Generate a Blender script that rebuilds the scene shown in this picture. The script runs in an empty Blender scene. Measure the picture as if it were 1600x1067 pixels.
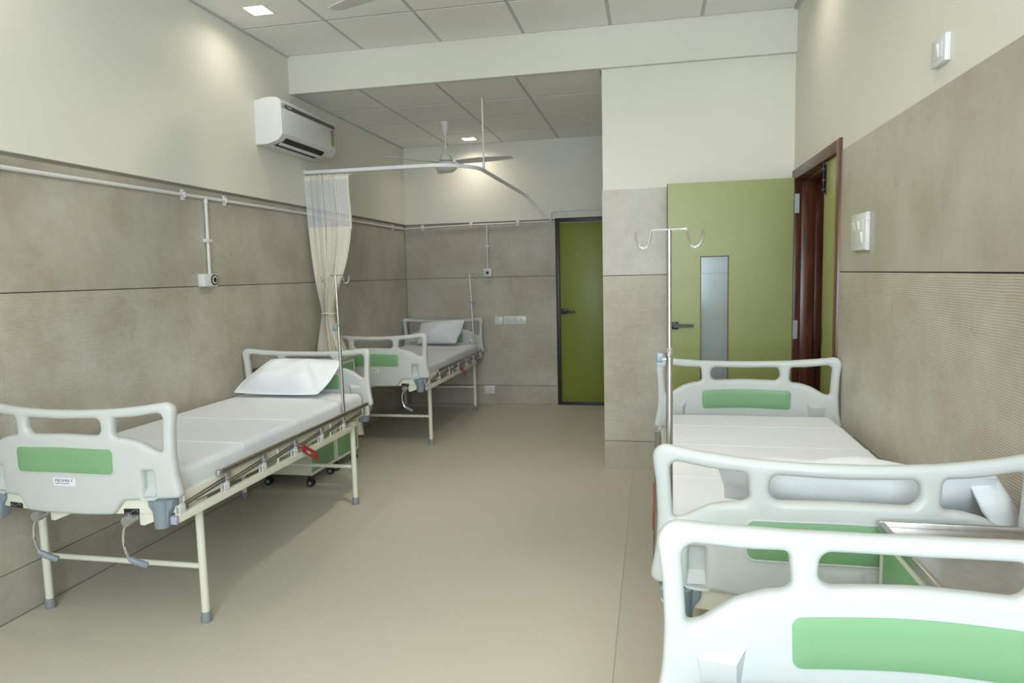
import bpy, bmesh, math, random
from mathutils import Vector, Matrix
from mathutils.geometry import delaunay_2d_cdt
random.seed(4)
scene = bpy.context.scene
COL = scene.collection
PI = math.pi

# ------------------------------------------------------------------ camera
cam_d = bpy.data.cameras.new('camera')
cam_d.sensor_width = 36.0
cam_d.lens = 1066.77 * 36.0 / 1600.0
cam_d.clip_start = 0.02
cam = bpy.data.objects.new('camera', cam_d)
COL.objects.link(cam)
Fw = Vector((-0.20197606, 0.97445732, -0.09817637))
Rt = Vector((0.97938247, 0.20055227, -0.02426439))
Up = Vector((0.00395511, 0.10105304, 0.99487318))
M = Matrix.Identity(4)
for i in range(3):
    M[i][0] = Rt[i]; M[i][1] = Up[i]; M[i][2] = -Fw[i]
M[2][3] = 1.4287
cam.matrix_world = M
scene.camera = cam

# ------------------------------------------------------------------ world, light, exposure
w = bpy.data.worlds.new('world'); scene.world = w; w.use_nodes = True
w.node_tree.nodes['Background'].inputs[0].default_value = (0.80, 0.90, 1.0, 1)
w.node_tree.nodes['Background'].inputs[1].default_value = 0.9
scene.view_settings.view_transform = 'Standard'
scene.view_settings.look = 'None'
scene.view_settings.gamma = 1.0
scene.view_settings.use_curve_mapping = False
scene.view_settings.exposure = 0.0

def area(name, loc, rot, sx, sy, power, col, spread=PI):
    d = bpy.data.lights.new(name, 'AREA'); d.shape = 'RECTANGLE'; d.size = sx; d.size_y = sy
    d.energy = power; d.color = col; d.spread = spread
    o = bpy.data.objects.new(name, d); o.location = loc; o.rotation_euler = rot
    COL.objects.link(o); return o
YR = -2.1          # rear wall, behind the camera
WINDOW_W, WINDOW_COL = 140, (0.82, 0.945, 1.05)
# daylight entering by the wide window in the rear wall
area('window_daylight', (-0.05, YR + 0.05, 1.80), (PI / 2, 0, 0), 1.8, 1.8, WINDOW_W, WINDOW_COL)
LAMP_W = 1.75
LAMP_COL = (1.0, 0.91, 0.765)

# ------------------------------------------------------------------ measures of the room
XL, XR, YB, YC, XC, YM = -2.70, 0.926, 7.298, 4.914, -0.344, 4.877
ZB, ZC, ZA = 2.8205, 3.0955, 2.834
# ------------------------------------------------------------------ materials
def mat(name, col, rough=0.5, metal=0.0, spec=0.5, bump=0.0, bscale=40.0, mottle=0.0, mscale=4.0, emit=0.0, col2=None, coat=0.0):
    m = bpy.data.materials.new(name); m.use_nodes = True
    nt = m.node_tree; b = nt.nodes['Principled BSDF']
    b.inputs['Base Color'].default_value = (*col, 1); b.inputs['Roughness'].default_value = rough
    b.inputs['Metallic'].default_value = metal; b.inputs['Specular IOR Level'].default_value = spec
    if coat: b.inputs['Coat Weight'].default_value = coat; b.inputs['Coat Roughness'].default_value = 0.15
    if emit:
        b.inputs['Emission Color'].default_value = (*col, 1); b.inputs['Emission Strength'].default_value = emit
    tc = nt.nodes.new('ShaderNodeTexCoord')
    if mottle or col2:
        n = nt.nodes.new('ShaderNodeTexNoise'); n.inputs['Scale'].default_value = mscale; n.inputs['Detail'].default_value = 4
        nt.links.new(tc.outputs['Object'], n.inputs['Vector'])
        r = nt.nodes.new('ShaderNodeValToRGB')
        c2 = col2 or tuple(c * (1 - mottle) for c in col)
        r.color_ramp.elements[0].color = (*c2, 1); r.color_ramp.elements[1].color = (*col, 1)
        r.color_ramp.elements[0].position = 0.3; r.color_ramp.elements[1].position = 0.7
        nt.links.new(n.outputs['Fac'], r.inputs[0]); nt.links.new(r.outputs[0], b.inputs['Base Color'])
    if bump:
        n2 = nt.nodes.new('ShaderNodeTexNoise'); n2.inputs['Scale'].default_value = bscale; n2.inputs['Detail'].default_value = 3
        nt.links.new(tc.outputs['Object'], n2.inputs['Vector'])
        bp = nt.nodes.new('ShaderNodeBump'); bp.inputs['Strength'].default_value = bump; bp.inputs['Distance'].default_value = 0.01
        nt.links.new(n2.outputs['Fac'], bp.inputs['Height']); nt.links.new(bp.outputs[0], b.inputs['Normal'])
    return m

def stone(name, ribbed):
    """beige marble-look wall tile; the middle course carries fine horizontal ribs"""
    m = bpy.data.materials.new(name); m.use_nodes = True
    nt = m.node_tree; N = nt.nodes; L = nt.links; b = N['Principled BSDF']
    b.inputs['Roughness'].default_value = 0.42 if ribbed else 0.3
    b.inputs['Specular IOR Level'].default_value = 0.35
    g = N.new('ShaderNodeNewGeometry')
    n1 = N.new('ShaderNodeTexNoise'); n1.inputs['Scale'].default_value = 2.6; n1.inputs['Detail'].default_value = 8; n1.inputs['Roughness'].default_value = 0.62
    L.new(g.outputs['Position'], n1.inputs['Vector'])
    r1 = N.new('ShaderNodeValToRGB'); q = 1.10 if ribbed else 1.0
    r1.color_ramp.elements[0].position = 0.32; r1.color_ramp.elements[0].color = (0.400 * q, 0.360 * q, 0.288 * q, 1)
    r1.color_ramp.elements[1].position = 0.68; r1.color_ramp.elements[1].color = (0.505 * q, 0.480 * q, 0.410 * q, 1)
    L.new(n1.outputs['Fac'], r1.inputs[0])
    n5 = N.new('ShaderNodeTexNoise'); n5.inputs['Scale'].default_value = 26; n5.inputs['Detail'].default_value = 6; n5.inputs['Roughness'].default_value = 0.7
    L.new(g.outputs['Position'], n5.inputs['Vector'])
    ad = N.new('ShaderNodeMath'); ad.operation = 'MULTIPLY_ADD'; ad.inputs[1].default_value = 0.36; L.new(n5.outputs['Fac'], ad.inputs[0])
    sc = N.new('ShaderNodeMath'); sc.operation = 'MULTIPLY_ADD'; sc.inputs[1].default_value = 1.15; sc.inputs[2].default_value = -0.255; L.new(n1.outputs['Fac'], sc.inputs[0]); L.new(sc.outputs[0], ad.inputs[2])
    L.new(ad.outputs[0], r1.inputs[0])
    # thin brownish veins
    n2 = N.new('ShaderNodeTexNoise'); n2.inputs['Scale'].default_value = 1.7; n2.inputs['Detail'].default_value = 5; n2.inputs['Distortion'].default_value = 0.9
    L.new(g.outputs['Position'], n2.inputs['Vector'])
    s = N.new('ShaderNodeMath'); s.operation = 'SUBTRACT'; s.inputs[1].default_value = 0.5; L.new(n2.outputs['Fac'], s.inputs[0])
    a = N.new('ShaderNodeMath'); a.operation = 'ABSOLUTE'; L.new(s.outputs[0], a.inputs[0])
    r2 = N.new('ShaderNodeValToRGB'); r2.color_ramp.elements[0].position = 0.0; r2.color_ramp.elements[0].color = (1, 1, 1, 1)
    r2.color_ramp.elements[1].position = 0.004; r2.color_ramp.elements[1].color = (0, 0, 0, 1); L.new(a.outputs[0], r2.inputs[0])
    n3 = N.new('ShaderNodeTexNoise'); n3.inputs['Scale'].default_value = 5.0; L.new(g.outputs['Position'], n3.inputs['Vector'])
    r3 = N.new('ShaderNodeValToRGB'); r3.color_ramp.elements[0].position = 0.55; r3.color_ramp.elements[1].position = 0.66; L.new(n3.outputs['Fac'], r3.inputs[0])
    mu = N.new('ShaderNodeMath'); mu.operation = 'MULTIPLY'; L.new(r2.outputs[0], mu.inputs[0]); L.new(r3.outputs[0], mu.inputs[1])
    mu2 = N.new('ShaderNodeMath'); mu2.operation = 'MULTIPLY'; mu2.inputs[1].default_value = 0.30; L.new(mu.outputs[0], mu2.inputs[0])
    mx = N.new('ShaderNodeMix'); mx.data_type = 'RGBA'
    L.new(mu2.outputs[0], mx.inputs[0]); L.new(r1.outputs[0], mx.inputs[6]); mx.inputs[7].default_value = (0.16, 0.115, 0.07, 1)
    L.new(mx.outputs[2], b.inputs['Base Color'])
    if ribbed:
        mp = N.new('ShaderNodeMapping'); mp.inputs['Scale'].default_value = (1, 1, 1); L.new(g.outputs['Position'], mp.inputs['Vector'])
        wv = N.new('ShaderNodeTexWave'); wv.wave_type = 'BANDS'; wv.bands_direction = 'Z'
        wv.inputs['Scale'].default_value = 38.0; wv.inputs['Distortion'].default_value = 2.2; wv.inputs['Detail'].default_value = 2; wv.inputs['Detail Scale'].default_value = 0.35
        L.new(mp.outputs[0], wv.inputs['Vector'])
        bp = N.new('ShaderNodeBump'); bp.inputs['Strength'].default_value = 0.5; bp.inputs['Distance'].default_value = 0.0018
        L.new(wv.outputs['Fac'], bp.inputs['Height']); L.new(bp.outputs[0], b.inputs['Normal'])
    return m

def wood(name):
    m = bpy.data.materials.new(name); m.use_nodes = True
    nt = m.node_tree; N = nt.nodes; L = nt.links; b = N['Principled BSDF']
    b.inputs['Roughness'].default_value = 0.3
    g = N.new('ShaderNodeNewGeometry'); mp = N.new('ShaderNodeMapping'); mp.inputs['Scale'].default_value = (14, 14, 1.4)
    L.new(g.outputs['Position'], mp.inputs['Vector'])
    n = N.new('ShaderNodeTexNoise'); n.inputs['Scale'].default_value = 2.2; n.inputs['Detail'].default_value = 7; n.inputs['Distortion'].default_value = 0.7
    L.new(mp.outputs[0], n.inputs['Vector'])
    r = N.new('ShaderNodeValToRGB')
    r.color_ramp.elements[0].position = 0.3; r.color_ramp.elements[0].color = (0.045, 0.012, 0.006, 1)
    r.color_ramp.elements[1].position = 0.72; r.color_ramp.elements[1].color = (0.20, 0.062, 0.026, 1)
    L.new(n.outputs['Fac'], r.inputs[0]); L.new(r.outputs[0], b.inputs['Base Color'])
    return m

def netting(name):
    """white square net: threads stay, the holes between them let light through"""
    m = bpy.data.materials.new(name); m.use_nodes = True
    nt = m.node_tree; N = nt.nodes; L = nt.links; b = N['Principled BSDF']
    b.inputs['Base Color'].default_value = (0.80, 0.81, 0.82, 1); b.inputs['Roughness'].default_value = 0.8
    uv = N.new('ShaderNodeUVMap'); sp = N.new('ShaderNodeSeparateXYZ'); L.new(uv.outputs[0], sp.inputs[0])
    def bar(sock):
        f = N.new('ShaderNodeMath'); f.operation = 'FRACT'; L.new(sock, f.inputs[0])
        g_ = N.new('ShaderNodeMath'); g_.operation = 'GREATER_THAN'; g_.inputs[1].default_value = 0.42; L.new(f.outputs[0], g_.inputs[0]); return g_
    a_, c_ = bar(sp.outputs[0]), bar(sp.outputs[1])
    mu = N.new('ShaderNodeMath'); mu.operation = 'MULTIPLY'; L.new(a_.outputs[0], mu.inputs[0]); L.new(c_.outputs[0], mu.inputs[1])
    t = N.new('ShaderNodeBsdfTransparent'); mi = N.new('ShaderNodeMixShader')
    L.new(mu.outputs[0], mi.inputs[0]); L.new(b.outputs[0], mi.inputs[1]); L.new(t.outputs[0], mi.inputs[2])
    L.new(mi.outputs[0], N['Material Output'].inputs[0])
    return m

def glass_mat(name):
    m = bpy.data.materials.new(name); m.use_nodes = True
    nt = m.node_tree; N = nt.nodes; L = nt.links
    gl = N.new('ShaderNodeBsdfGlossy'); gl.inputs['Roughness'].default_value = 0.12; gl.inputs['Color'].default_value = (0.9, 0.95, 1, 1)
    t = N.new('ShaderNodeBsdfTransparent'); t.inputs['Color'].default_value = (0.86, 0.92, 0.91, 1)
    fr = N.new('ShaderNodeFresnel'); fr.inputs[0].default_value = 1.5
    mi = N.new('ShaderNodeMixShader'); L.new(fr.outputs[0], mi.inputs[0]); L.new(t.outputs[0], mi.inputs[1]); L.new(gl.outputs[0], mi.inputs[2])
    df = N.new('ShaderNodeBsdfDiffuse'); df.inputs['Color'].default_value = (0.78, 0.82, 0.80, 1)
    m2 = N.new('ShaderNodeMixShader'); m2.inputs[0].default_value = 0.22; L.new(mi.outputs[0], m2.inputs[1]); L.new(df.outputs[0], m2.inputs[2])
    L.new(m2.outputs[0], N['Material Output'].inputs[0])
    return m

M_plaster = mat('cream_paint', (0.76, 0.75, 0.665), 0.75, bump=0.05, bscale=60, mottle=0.03, mscale=1.5)
M_tile = stone('stone_tile', False)
M_rib = stone('ribbed_stone_tile', True)
M_grout = mat('dark_joint', (0.10, 0.09, 0.08), 0.9, mottle=0.2)
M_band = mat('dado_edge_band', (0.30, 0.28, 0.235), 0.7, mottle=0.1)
M_floor = mat('floor_tile', (0.60, 0.565, 0.475), 0.46, spec=0.3, col2=(0.575, 0.54, 0.45), mscale=1.3, bump=0.02, bscale=25)
M_floorgap = mat('floor_joint', (0.27, 0.24, 0.19), 0.9, mottle=0.1)
M_ceil = mat('ceiling_board', (0.90, 0.90, 0.86), 0.9, bump=0.08, bscale=220, mottle=0.03, mscale=30)
M_tbar = mat('ceiling_grid', (0.55, 0.55, 0.525), 0.6, mottle=0.05)
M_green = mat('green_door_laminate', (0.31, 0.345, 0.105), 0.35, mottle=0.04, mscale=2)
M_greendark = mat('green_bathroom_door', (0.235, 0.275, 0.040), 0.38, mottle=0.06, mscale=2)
M_blackframe = mat('black_door_frame', (0.02, 0.02, 0.018), 0.4, mottle=0.2)
M_black = mat('black_metal', (0.012, 0.012, 0.013), 0.35, mottle=0.2)
M_rubber = mat('black_rubber', (0.018, 0.018, 0.02), 0.6, mottle=0.2)
M_wood = wood('red_brown_wood')
M_edge = mat('door_edge_lipping', (0.20, 0.085, 0.035), 0.5, mottle=0.4, mscale=30)
M_white = mat('white_plastic', (0.72, 0.73, 0.72), 0.3, mottle=0.02)
M_pipe = mat('white_conduit', (0.72, 0.73, 0.72), 0.4, mottle=0.04)
M_abs = mat('white_bed_plastic', (0.57, 0.595, 0.575), 0.38, bump=0.02, bscale=300, mottle=0.02)
M_insert = mat('green_insert', (0.205, 0.400, 0.200), 0.4, mottle=0.04, mscale=3)
M_cream = mat('cream_powder_coat', (0.76, 0.755, 0.64), 0.38, mottle=0.03)
M_greyplastic = mat('grey_blue_plastic', (0.225, 0.275, 0.315), 0.45, mottle=0.08)
M_greycap = mat('grey_rubber_foot', (0.26, 0.29, 0.31), 0.6, mottle=0.1)
M_lilac = mat('lilac_grey_cap', (0.42, 0.40, 0.52), 0.5, mottle=0.08)
M_steel = mat('brushed_steel', (0.60, 0.58, 0.55), 0.28, metal=1.0, mottle=0.12, mscale=60)
M_railsteel = mat('dull_rail_steel', (0.40, 0.37, 0.325), 0.33, metal=1.0, mottle=0.15, mscale=50)
M_zinc = mat('zinc_hinge', (0.46, 0.46, 0.46), 0.4, metal=0.7, mottle=0.15, mscale=60)
M_chrome = mat('chrome', (0.78, 0.78, 0.78), 0.12, metal=1.0, mottle=0.03)
M_sheet = mat('white_bed_sheet', (0.79, 0.82, 0.85), 0.85, bump=0.25, bscale=7, mottle=0.02)
M_pillow = mat('white_pillow_case', (0.80, 0.835, 0.86), 0.85, bump=0.35, bscale=9, mottle=0.02)
M_red = mat('red_lever', (0.42, 0.025, 0.03), 0.4, mottle=0.1)
M_ink = mat('dark_blue_ink', (0.03, 0.035, 0.09), 0.5, mottle=0.1)
M_label = mat('white_label', (0.78, 0.80, 0.86), 0.4, mottle=0.02)
M_sticker = mat('black_sticker', (0.012, 0.013, 0.02), 0.35, mottle=0.2)
M_linegrey = mat('grey_print', (0.42, 0.44, 0.47), 0.5, mottle=0.1)
M_curtain = mat('cream_curtain', (0.78, 0.75, 0.65), 0.85, bump=0.15, bscale=14, mottle=0.04)
M_net = netting('curtain_net')
M_track = mat('white_track', (0.78, 0.80, 0.84), 0.35, mottle=0.03)
M_acgrey = mat('olive_grey_strip', (0.085, 0.092, 0.07), 0.35, mottle=0.08)
M_acsilver = mat('silver_strip_end', (0.52, 0.52, 0.50), 0.35, mottle=0.05)
M_fan = mat('white_enamel', (0.76, 0.76, 0.73), 0.3, mottle=0.03)
M_fanblade = mat('fan_blade_enamel', (0.70, 0.70, 0.68), 0.3, mottle=0.03)
M_lit = mat('lit_diffuser', (1.0, 0.93, 0.80), 0.4, emit=6.0)
M_glass = glass_mat('clear_glass')
M_cabgreen = mat('cabinet_green', (0.20, 0.42, 0.20), 0.4, mottle=0.05)
M_starpink = mat('pink_star_label', (0.50, 0.36, 0.34), 0.5, mottle=0.3, mscale=120)
M_starlime = mat('lime_star_label', (0.36, 0.42, 0.10), 0.5, mottle=0.35, mscale=90)
M_hole = mat('dark_hole', (0.02, 0.02, 0.02), 0.7, mottle=0.1)
M_bluegrey = mat('pale_blue_knob', (0.27, 0.36, 0.43), 0.4, mottle=0.05)

# ------------------------------------------------------------------ mesh helpers
def box(bm, x0, x1, y0, y1, z0, z1, bevel=0.0, seg=2, mi=0):
    r = bmesh.ops.create_cube(bm, size=1.0)
    vs = r['verts']
    for v in vs:
        v.co = Vector(((x0 + x1) / 2 + v.co.x * (x1 - x0), (y0 + y1) / 2 + v.co.y * (y1 - y0), (z0 + z1) / 2 + v.co.z * (z1 - z0)))
    fs = {f for v in vs for f in v.link_faces}
    for f in fs: f.material_index = mi
    if bevel:
        es = list({e for v in vs for e in v.link_edges})
        bmesh.ops.bevel(bm, geom=es, offset=bevel, segments=seg, profile=0.5, affect='EDGES')

def smooth_path(pts, n=6):
    P = [Vector(p) for p in pts]
    out = []
    for i in range(len(P) - 1):
        p0 = P[max(i - 1, 0)]; p1 = P[i]; p2 = P[i + 1]; p3 = P[min(i + 2, len(P) - 1)]
        for k in range(n):
            t = k / n
            out.append(0.5 * ((2 * p1) + (-p0 + p2) * t + (2 * p0 - 5 * p1 + 4 * p2 - p3) * t * t + (-p0 + 3 * p1 - 3 * p2 + p3) * t ** 3))
    out.append(P[-1]); return out

def tube(bm, pts, r, seg=10, caps=True, mi=0):
    P = [Vector(p) for p in pts]; rings = []
    t0 = (P[1] - P[0]).normalized()
    ref = Vector((0, 0, 1)) if abs(t0.z) < 0.9 else Vector((1, 0, 0))
    nrm = (ref - t0 * ref.dot(t0)).normalized()
    for i, p in enumerate(P):
        if i == 0: t = (P[1] - P[0]).normalized()
        elif i == len(P) - 1: t = (P[-1] - P[-2]).normalized()
        else: t = ((P[i + 1] - p).normalized() + (p - P[i - 1]).normalized()).normalized()
        nrm = (nrm - t * nrm.dot(t)).normalized(); bn = t.cross(nrm)
        rr = r[i] if isinstance(r, (list, tuple)) else r
        rings.append([bm.verts.new(p + (nrm * math.cos(2 * PI * k / seg) + bn * math.sin(2 * PI * k / seg)) * rr) for k in range(seg)])
    for a, b in zip(rings[:-1], rings[1:]):
        for k in range(seg):
            f = bm.faces.new((a[k], a[(k + 1) % seg], b[(k + 1) % seg], b[k])); f.material_index = mi
    if caps:
        f = bm.faces.new(list(reversed(rings[0]))); f.material_index = mi
        f = bm.faces.new(rings[-1]); f.material_index = mi

def lathe(bm, prof, cx=0, cy=0, seg=24, mi=0):
    """prof: list of (radius, z) from bottom to top"""
    rings = []
    for r, z in prof:
        rings.append([bm.verts.new((cx + r * math.cos(2 * PI * k / seg), cy + r * math.sin(2 * PI * k / seg), z)) for k in range(seg)])
    for a, b in zip(rings[:-1], rings[1:]):
        for k in range(seg):
            f = bm.faces.new((a[k], a[(k + 1) % seg], b[(k + 1) % seg], b[k])); f.material_index = mi
    bm.faces.new(list(reversed(rings[0]))).material_index = mi
    bm.faces.new(rings[-1]).material_index = mi

def prism(bm, poly, axis, a0, a1, mi=0):
    """extrude a 2D polygon along axis; poly coords are the other two axes in order"""
    def P(u, v, a):
        return {'x': (a, u, v), 'y': (u, a, v), 'z': (u, v, a)}[axis]
    A = [bm.verts.new(P(u, v, a0)) for u, v in poly]; B = [bm.verts.new(P(u, v, a1)) for u, v in poly]
    n = len(poly)
    bm.faces.new(A).material_index = mi; bm.faces.new(list(reversed(B))).material_index = mi
    for i in range(n):
        bm.faces.new((A[i], B[i], B[(i + 1) % n], A[(i + 1) % n])).material_index = mi

def finish(bm, name, mats, sharp=40):
    bmesh.ops.recalc_face_normals(bm, faces=bm.faces[:])
    for f in bm.faces: f.smooth = True
    me = bpy.data.meshes.new(name); bm.to_mesh(me); bm.free()
    for m in (mats if isinstance(mats, (list, tuple)) else [mats]): me.materials.append(m)
    me.set_sharp_from_angle(angle=math.radians(sharp))
    return me

def link(name, me, parent=None, loc=None, rot=None):
    o = bpy.data.objects.new(name, me); COL.objects.link(o)
    if parent is not None: o.parent = parent
    if loc is not None: o.location = loc
    if rot is not None: o.rotation_euler = rot
    return o

def part(name, parent, mats, build, sharp=40, loc=None, rot=None):
    bm = bmesh.new(); build(bm)
    return link(name, finish(bm, name, mats, sharp), parent, loc, rot)

def thing(name, label, cat, loc=(0, 0, 0), rz=0.0, group=None):
    o = bpy.data.objects.new(name, None); COL.objects.link(o)
    o.location = loc; o.rotation_euler = (0, 0, rz); o.empty_display_size = 0.1
    tag(o, label, cat, group); return o

def tag(o, label, cat, group=None):
    o['label'] = label; o['category'] = cat
    if group: o['group'] = group
    return o

def struct(name, mats, build, sharp=40):
    o = part(name, None, mats, build, sharp); o['kind'] = 'structure'; return o

def struct_empty(name):
    o = bpy.data.objects.new(name, None); COL.objects.link(o); o['kind'] = 'structure'; return o

def copy_tree(o, parent=None):
    c = o.copy(); COL.objects.link(c)
    if parent is not None: c.parent = parent
    for ch in list(o.children): copy_tree(ch, c)
    return c

def fillet(points, n=6):
    """closed polygon of (u, v, r): corners rounded with radius r"""
    out = []; m = len(points)
    for i in range(m):
        p = Vector(points[i][:2]); r = points[i][2]
        a = Vector(points[i - 1][:2]); b = Vector(points[(i + 1) % m][:2])
        d1 = (a - p); d2 = (b - p); l1, l2 = d1.length, d2.length; d1.normalize(); d2.normalize()
        c = max(-1, min(1, d1.dot(d2))); ang = math.acos(c)
        if r <= 0 or ang > PI - 0.02: out.append((p.x, p.y)); continue
        t = min(r / math.tan(ang / 2), l1 * 0.48, l2 * 0.48)
        r2 = t * math.tan(ang / 2)
        bis = (d1 + d2).normalized(); ctr = p + bis * (r2 / math.sin(ang / 2))
        s = p + d1 * t - ctr; e = p + d2 * t - ctr
        a0 = math.atan2(s.y, s.x); a1 = math.atan2(e.y, e.x); da = (a1 - a0 + PI) % (2 * PI) - PI
        for k in range(n + 1):
            aa = a0 + da * k / n; out.append((ctr.x + r2 * math.cos(aa), ctr.y + r2 * math.sin(aa)))
    return out

def plate2d(loops, thick, bevel, bow=None, y0=0.0, mi=0, cuts=None, res=3):
    """a plate in the XZ plane between closed loops (first the outline, then its holes), rim rounded, bowed along y by bow(x)"""
    def dense(lp, step):
        out = []
        for a, b in zip(lp, lp[1:] + lp[:1]):
            a, b = Vector(a), Vector(b); n_ = max(1, int((b - a).length / step + 0.5))
            out += [a.lerp(b, k / n_) for k in range(n_)]
        return [q for k, q in enumerate(out) if (q - out[k - 1]).length > 1e-5]
    def inset(lp, d, hole):
        area_ = sum(a.x * b.y - b.x * a.y for a, b in zip(lp, lp[1:] + lp[:1])) / 2
        sg = (1 if area_ > 0 else -1) * (-1 if hole else 1); out = []
        for k, q in enumerate(lp):
            e1 = (q - lp[k - 1]).normalized(); e2 = (lp[(k + 1) % len(lp)] - q).normalized()
            n1 = Vector((-e1.y, e1.x)); n2 = Vector((-e2.y, e2.x)); m_ = n1 + n2
            m_ = m_ / max(0.35, m_.length_squared / 2) if m_.length > 1e-6 else n1
            out.append(q + m_ * (d * sg))
        return out
    step = 0.03 if bow else 0.2
    L0 = [dense(list(lp), step) for lp in loops]
    bm = bmesh.new(); h = thick / 2; nr = max(1, res + 1)
    levels = []
    for k in range(nr + 1):
        a = PI / 2 * k / nr; levels.append((bevel * (1 - math.sin(a)), -h + bevel * (1 - math.cos(a))))
    levels += [(d, -t) for d, t in reversed(levels)]
    P = lambda q, t: bm.verts.new((q.x, y0 + t + (bow(q.x) if bow else 0.0), q.y))
    first, last = [], []
    for li, lp in enumerate(L0):
        rings = [[P(q, t) for q in inset(lp, d, li > 0)] for d, t in levels]
        n_ = len(lp)
        for a, b in zip(rings[:-1], rings[1:]):
            for k in range(n_): bm.faces.new((a[k], a[(k + 1) % n_], b[(k + 1) % n_], b[k]))
        first.append(rings[0]); last.append(rings[-1])
    flat = [v for r in first for v in r]; flat_b = [v for r in last for v in r]
    pts = [Vector((v.co.x, v.co.z)) for v in flat]; edges = []; o_ = 0
    for r in first:
        edges += [(o_ + k, o_ + (k + 1) % len(r)) for k in range(len(r))]; o_ += len(r)
    extra = []
    def inside(q, poly):
        c = False
        for a, b in zip(poly, poly[1:] + poly[:1]):
            if (a.y > q.y) != (b.y > q.y) and q.x < (b.x - a.x) * (q.y - a.y) / (b.y - a.y) + a.x: c = not c
        return c
    if bow:
        xs_ = [q.x for q in L0[0]]; zs_ = [q.y for q in L0[0]]
        polys = [inset(lp, bevel + 0.004, li > 0) for li, lp in enumerate(L0)]
        nx_ = int((max(xs_) - min(xs_)) / 0.03) + 1; nz_ = int((max(zs_) - min(zs_)) / 0.035) + 1
        for a in range(1, nx_):
            for b in range(1, nz_):
                q = Vector((min(xs_) + (max(xs_) - min(xs_)) * a / nx_, min(zs_) + (max(zs_) - min(zs_)) * b / nz_))
                if inside(q, polys[0]) and not any(inside(q, pl) for pl in polys[1:]): extra.append(q)
    vs, _, fs, ov, _, _ = delaunay_2d_cdt(pts + extra, edges, [], 4, 1e-6)
    rim = [inset(lp, bevel, li > 0) for li, lp in enumerate(L0)]
    def solid(f_):
        c = sum((Vector(vs[k]) for k in f_), Vector((0, 0))) / len(f_)
        return inside(c, rim[0]) and not any(inside(c, pl) for pl in rim[1:])
    fs = [f_ for f_ in fs if solid(f_)]
    for side, t, base in ((0, -h, flat), (1, h, flat_b)):
        m_ = []
        for q, orig in zip(vs, ov):
            k = min(orig) if orig else -1
            m_.append(base[k] if 0 <= k < len(base) else P(q, t))
        for f_ in fs:
            g = [m_[k] for k in f_]
            if len(set(g)) == len(g):
                try: bm.faces.new(g if side else g[::-1])
                except ValueError: pass
    for v in [v for v in bm.verts if not v.link_faces]: bm.verts.remove(v)
    for f in bm.faces: f.material_index = mi
    return bm

def text_mesh(s, size, ext=0.0003):
    cu = bpy.data.curves.new('txt', 'FONT'); cu.body = s; cu.size = size; cu.extrude = ext; cu.align_x = 'CENTER'; cu.align_y = 'CENTER'
    ob = bpy.data.objects.new('txt', cu); COL.objects.link(ob)
    dg = bpy.context.evaluated_depsgraph_get(); dg.update()
    me = bpy.data.meshes.new_from_object(ob.evaluated_get(dg))
    bpy.data.objects.remove(ob); bpy.data.curves.remove(cu)
    return me

def add_text(bm, s, size, mtx, mi=0):
    me = text_mesh(s, size); me.transform(mtx)
    n0 = len(bm.faces); bm.from_mesh(me); bpy.data.meshes.remove(me)
    bm.faces.ensure_lookup_table()
    for f in bm.faces[n0:]: f.material_index = mi

# ------------------------------------------------------------------ room shell
def grid_pieces(parent, name, mtl, us, vs, gap, place, d0, d1, bev=0.0006):
    """pieces of a tiled face; place(u0,u1,v0,v1,d0,d1) -> box limits"""
    cache = {}
    for u0, u1 in zip(us[:-1], us[1:]):
        for v0, v1 in zip(vs[:-1], vs[1:]):
            lim = place(u0 + gap / 2, u1 - gap / 2, v0 + gap / 2, v1 - gap / 2, d0, d1)
            c = [(lim[0] + lim[1]) / 2, (lim[2] + lim[3]) / 2, (lim[4] + lim[5]) / 2]
            key = tuple(round(x, 4) for x in (lim[1] - lim[0], lim[3] - lim[2], lim[5] - lim[4]))
            if key not in cache:
                bm = bmesh.new(); box(bm, -key[0] / 2, key[0] / 2, -key[1] / 2, key[1] / 2, -key[2] / 2, key[2] / 2)
                cache[key] = finish(bm, name, mtl)
            link(name, cache[key], parent, c)

floor = struct('floor', M_floorgap, lambda bm: box(bm, XL - 0.2, 2.8, YR - 0.2, 7.5, -0.12, -0.004))
pf = lambda a, b, c, d, e, f: (a, b, c, d, e, f)
grid_pieces(floor, 'floor_sheet', M_floor, [XL, -0.142], [YR, YB], 0.0012, pf, -0.0045, 0.0)
grid_pieces(floor, 'floor_sheet', M_floor, [-0.142, 1.058], [YR, 3.375, 5.775, YB], 0.0012, pf, -0.0045, 0.0)
grid_pieces(floor, 'floor_sheet', M_floor, [1.058, 2.6], [YR, 1.0, 3.4, 5.6], 0.0012, pf, -0.0045, 0.0)

ceiling = struct('ceiling', M_tbar, lambda bm: (box(bm, XL - 0.2, XR + 0.2, YR - 0.2, YM, ZC + 0.001, ZC + 0.1),
                                              box(bm, XL - 0.2, XC + 0.2, YM + 0.05, YB + 0.2, ZA + 0.001, ZA + 0.1)))
xs = [XL + 0.018] + [-2.0736 + 0.6 * i for i in range(5)] + [XR - 0.018]
yy = [YM - 0.59 - 0.6 * i for i in range(13)][::-1]
yy = [max(y, YR) for y in yy] + [YM]
yy = sorted(set(yy))
grid_pieces(ceiling, 'ceiling_tile', M_ceil, xs, yy, 0.024, pf, ZC - 0.001, ZC + 0.004)
xs = [XL + 0.018, -2.156, -1.556, -0.956, XC - 0.005]
yy = [YM + 0.05, YM + 0.6746, YM + 1.2746, YM + 1.8746, YB - 0.01]
grid_pieces(ceiling, 'ceiling_tile', M_ceil, xs, yy, 0.024, pf, ZA - 0.001, ZA + 0.004)

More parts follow.
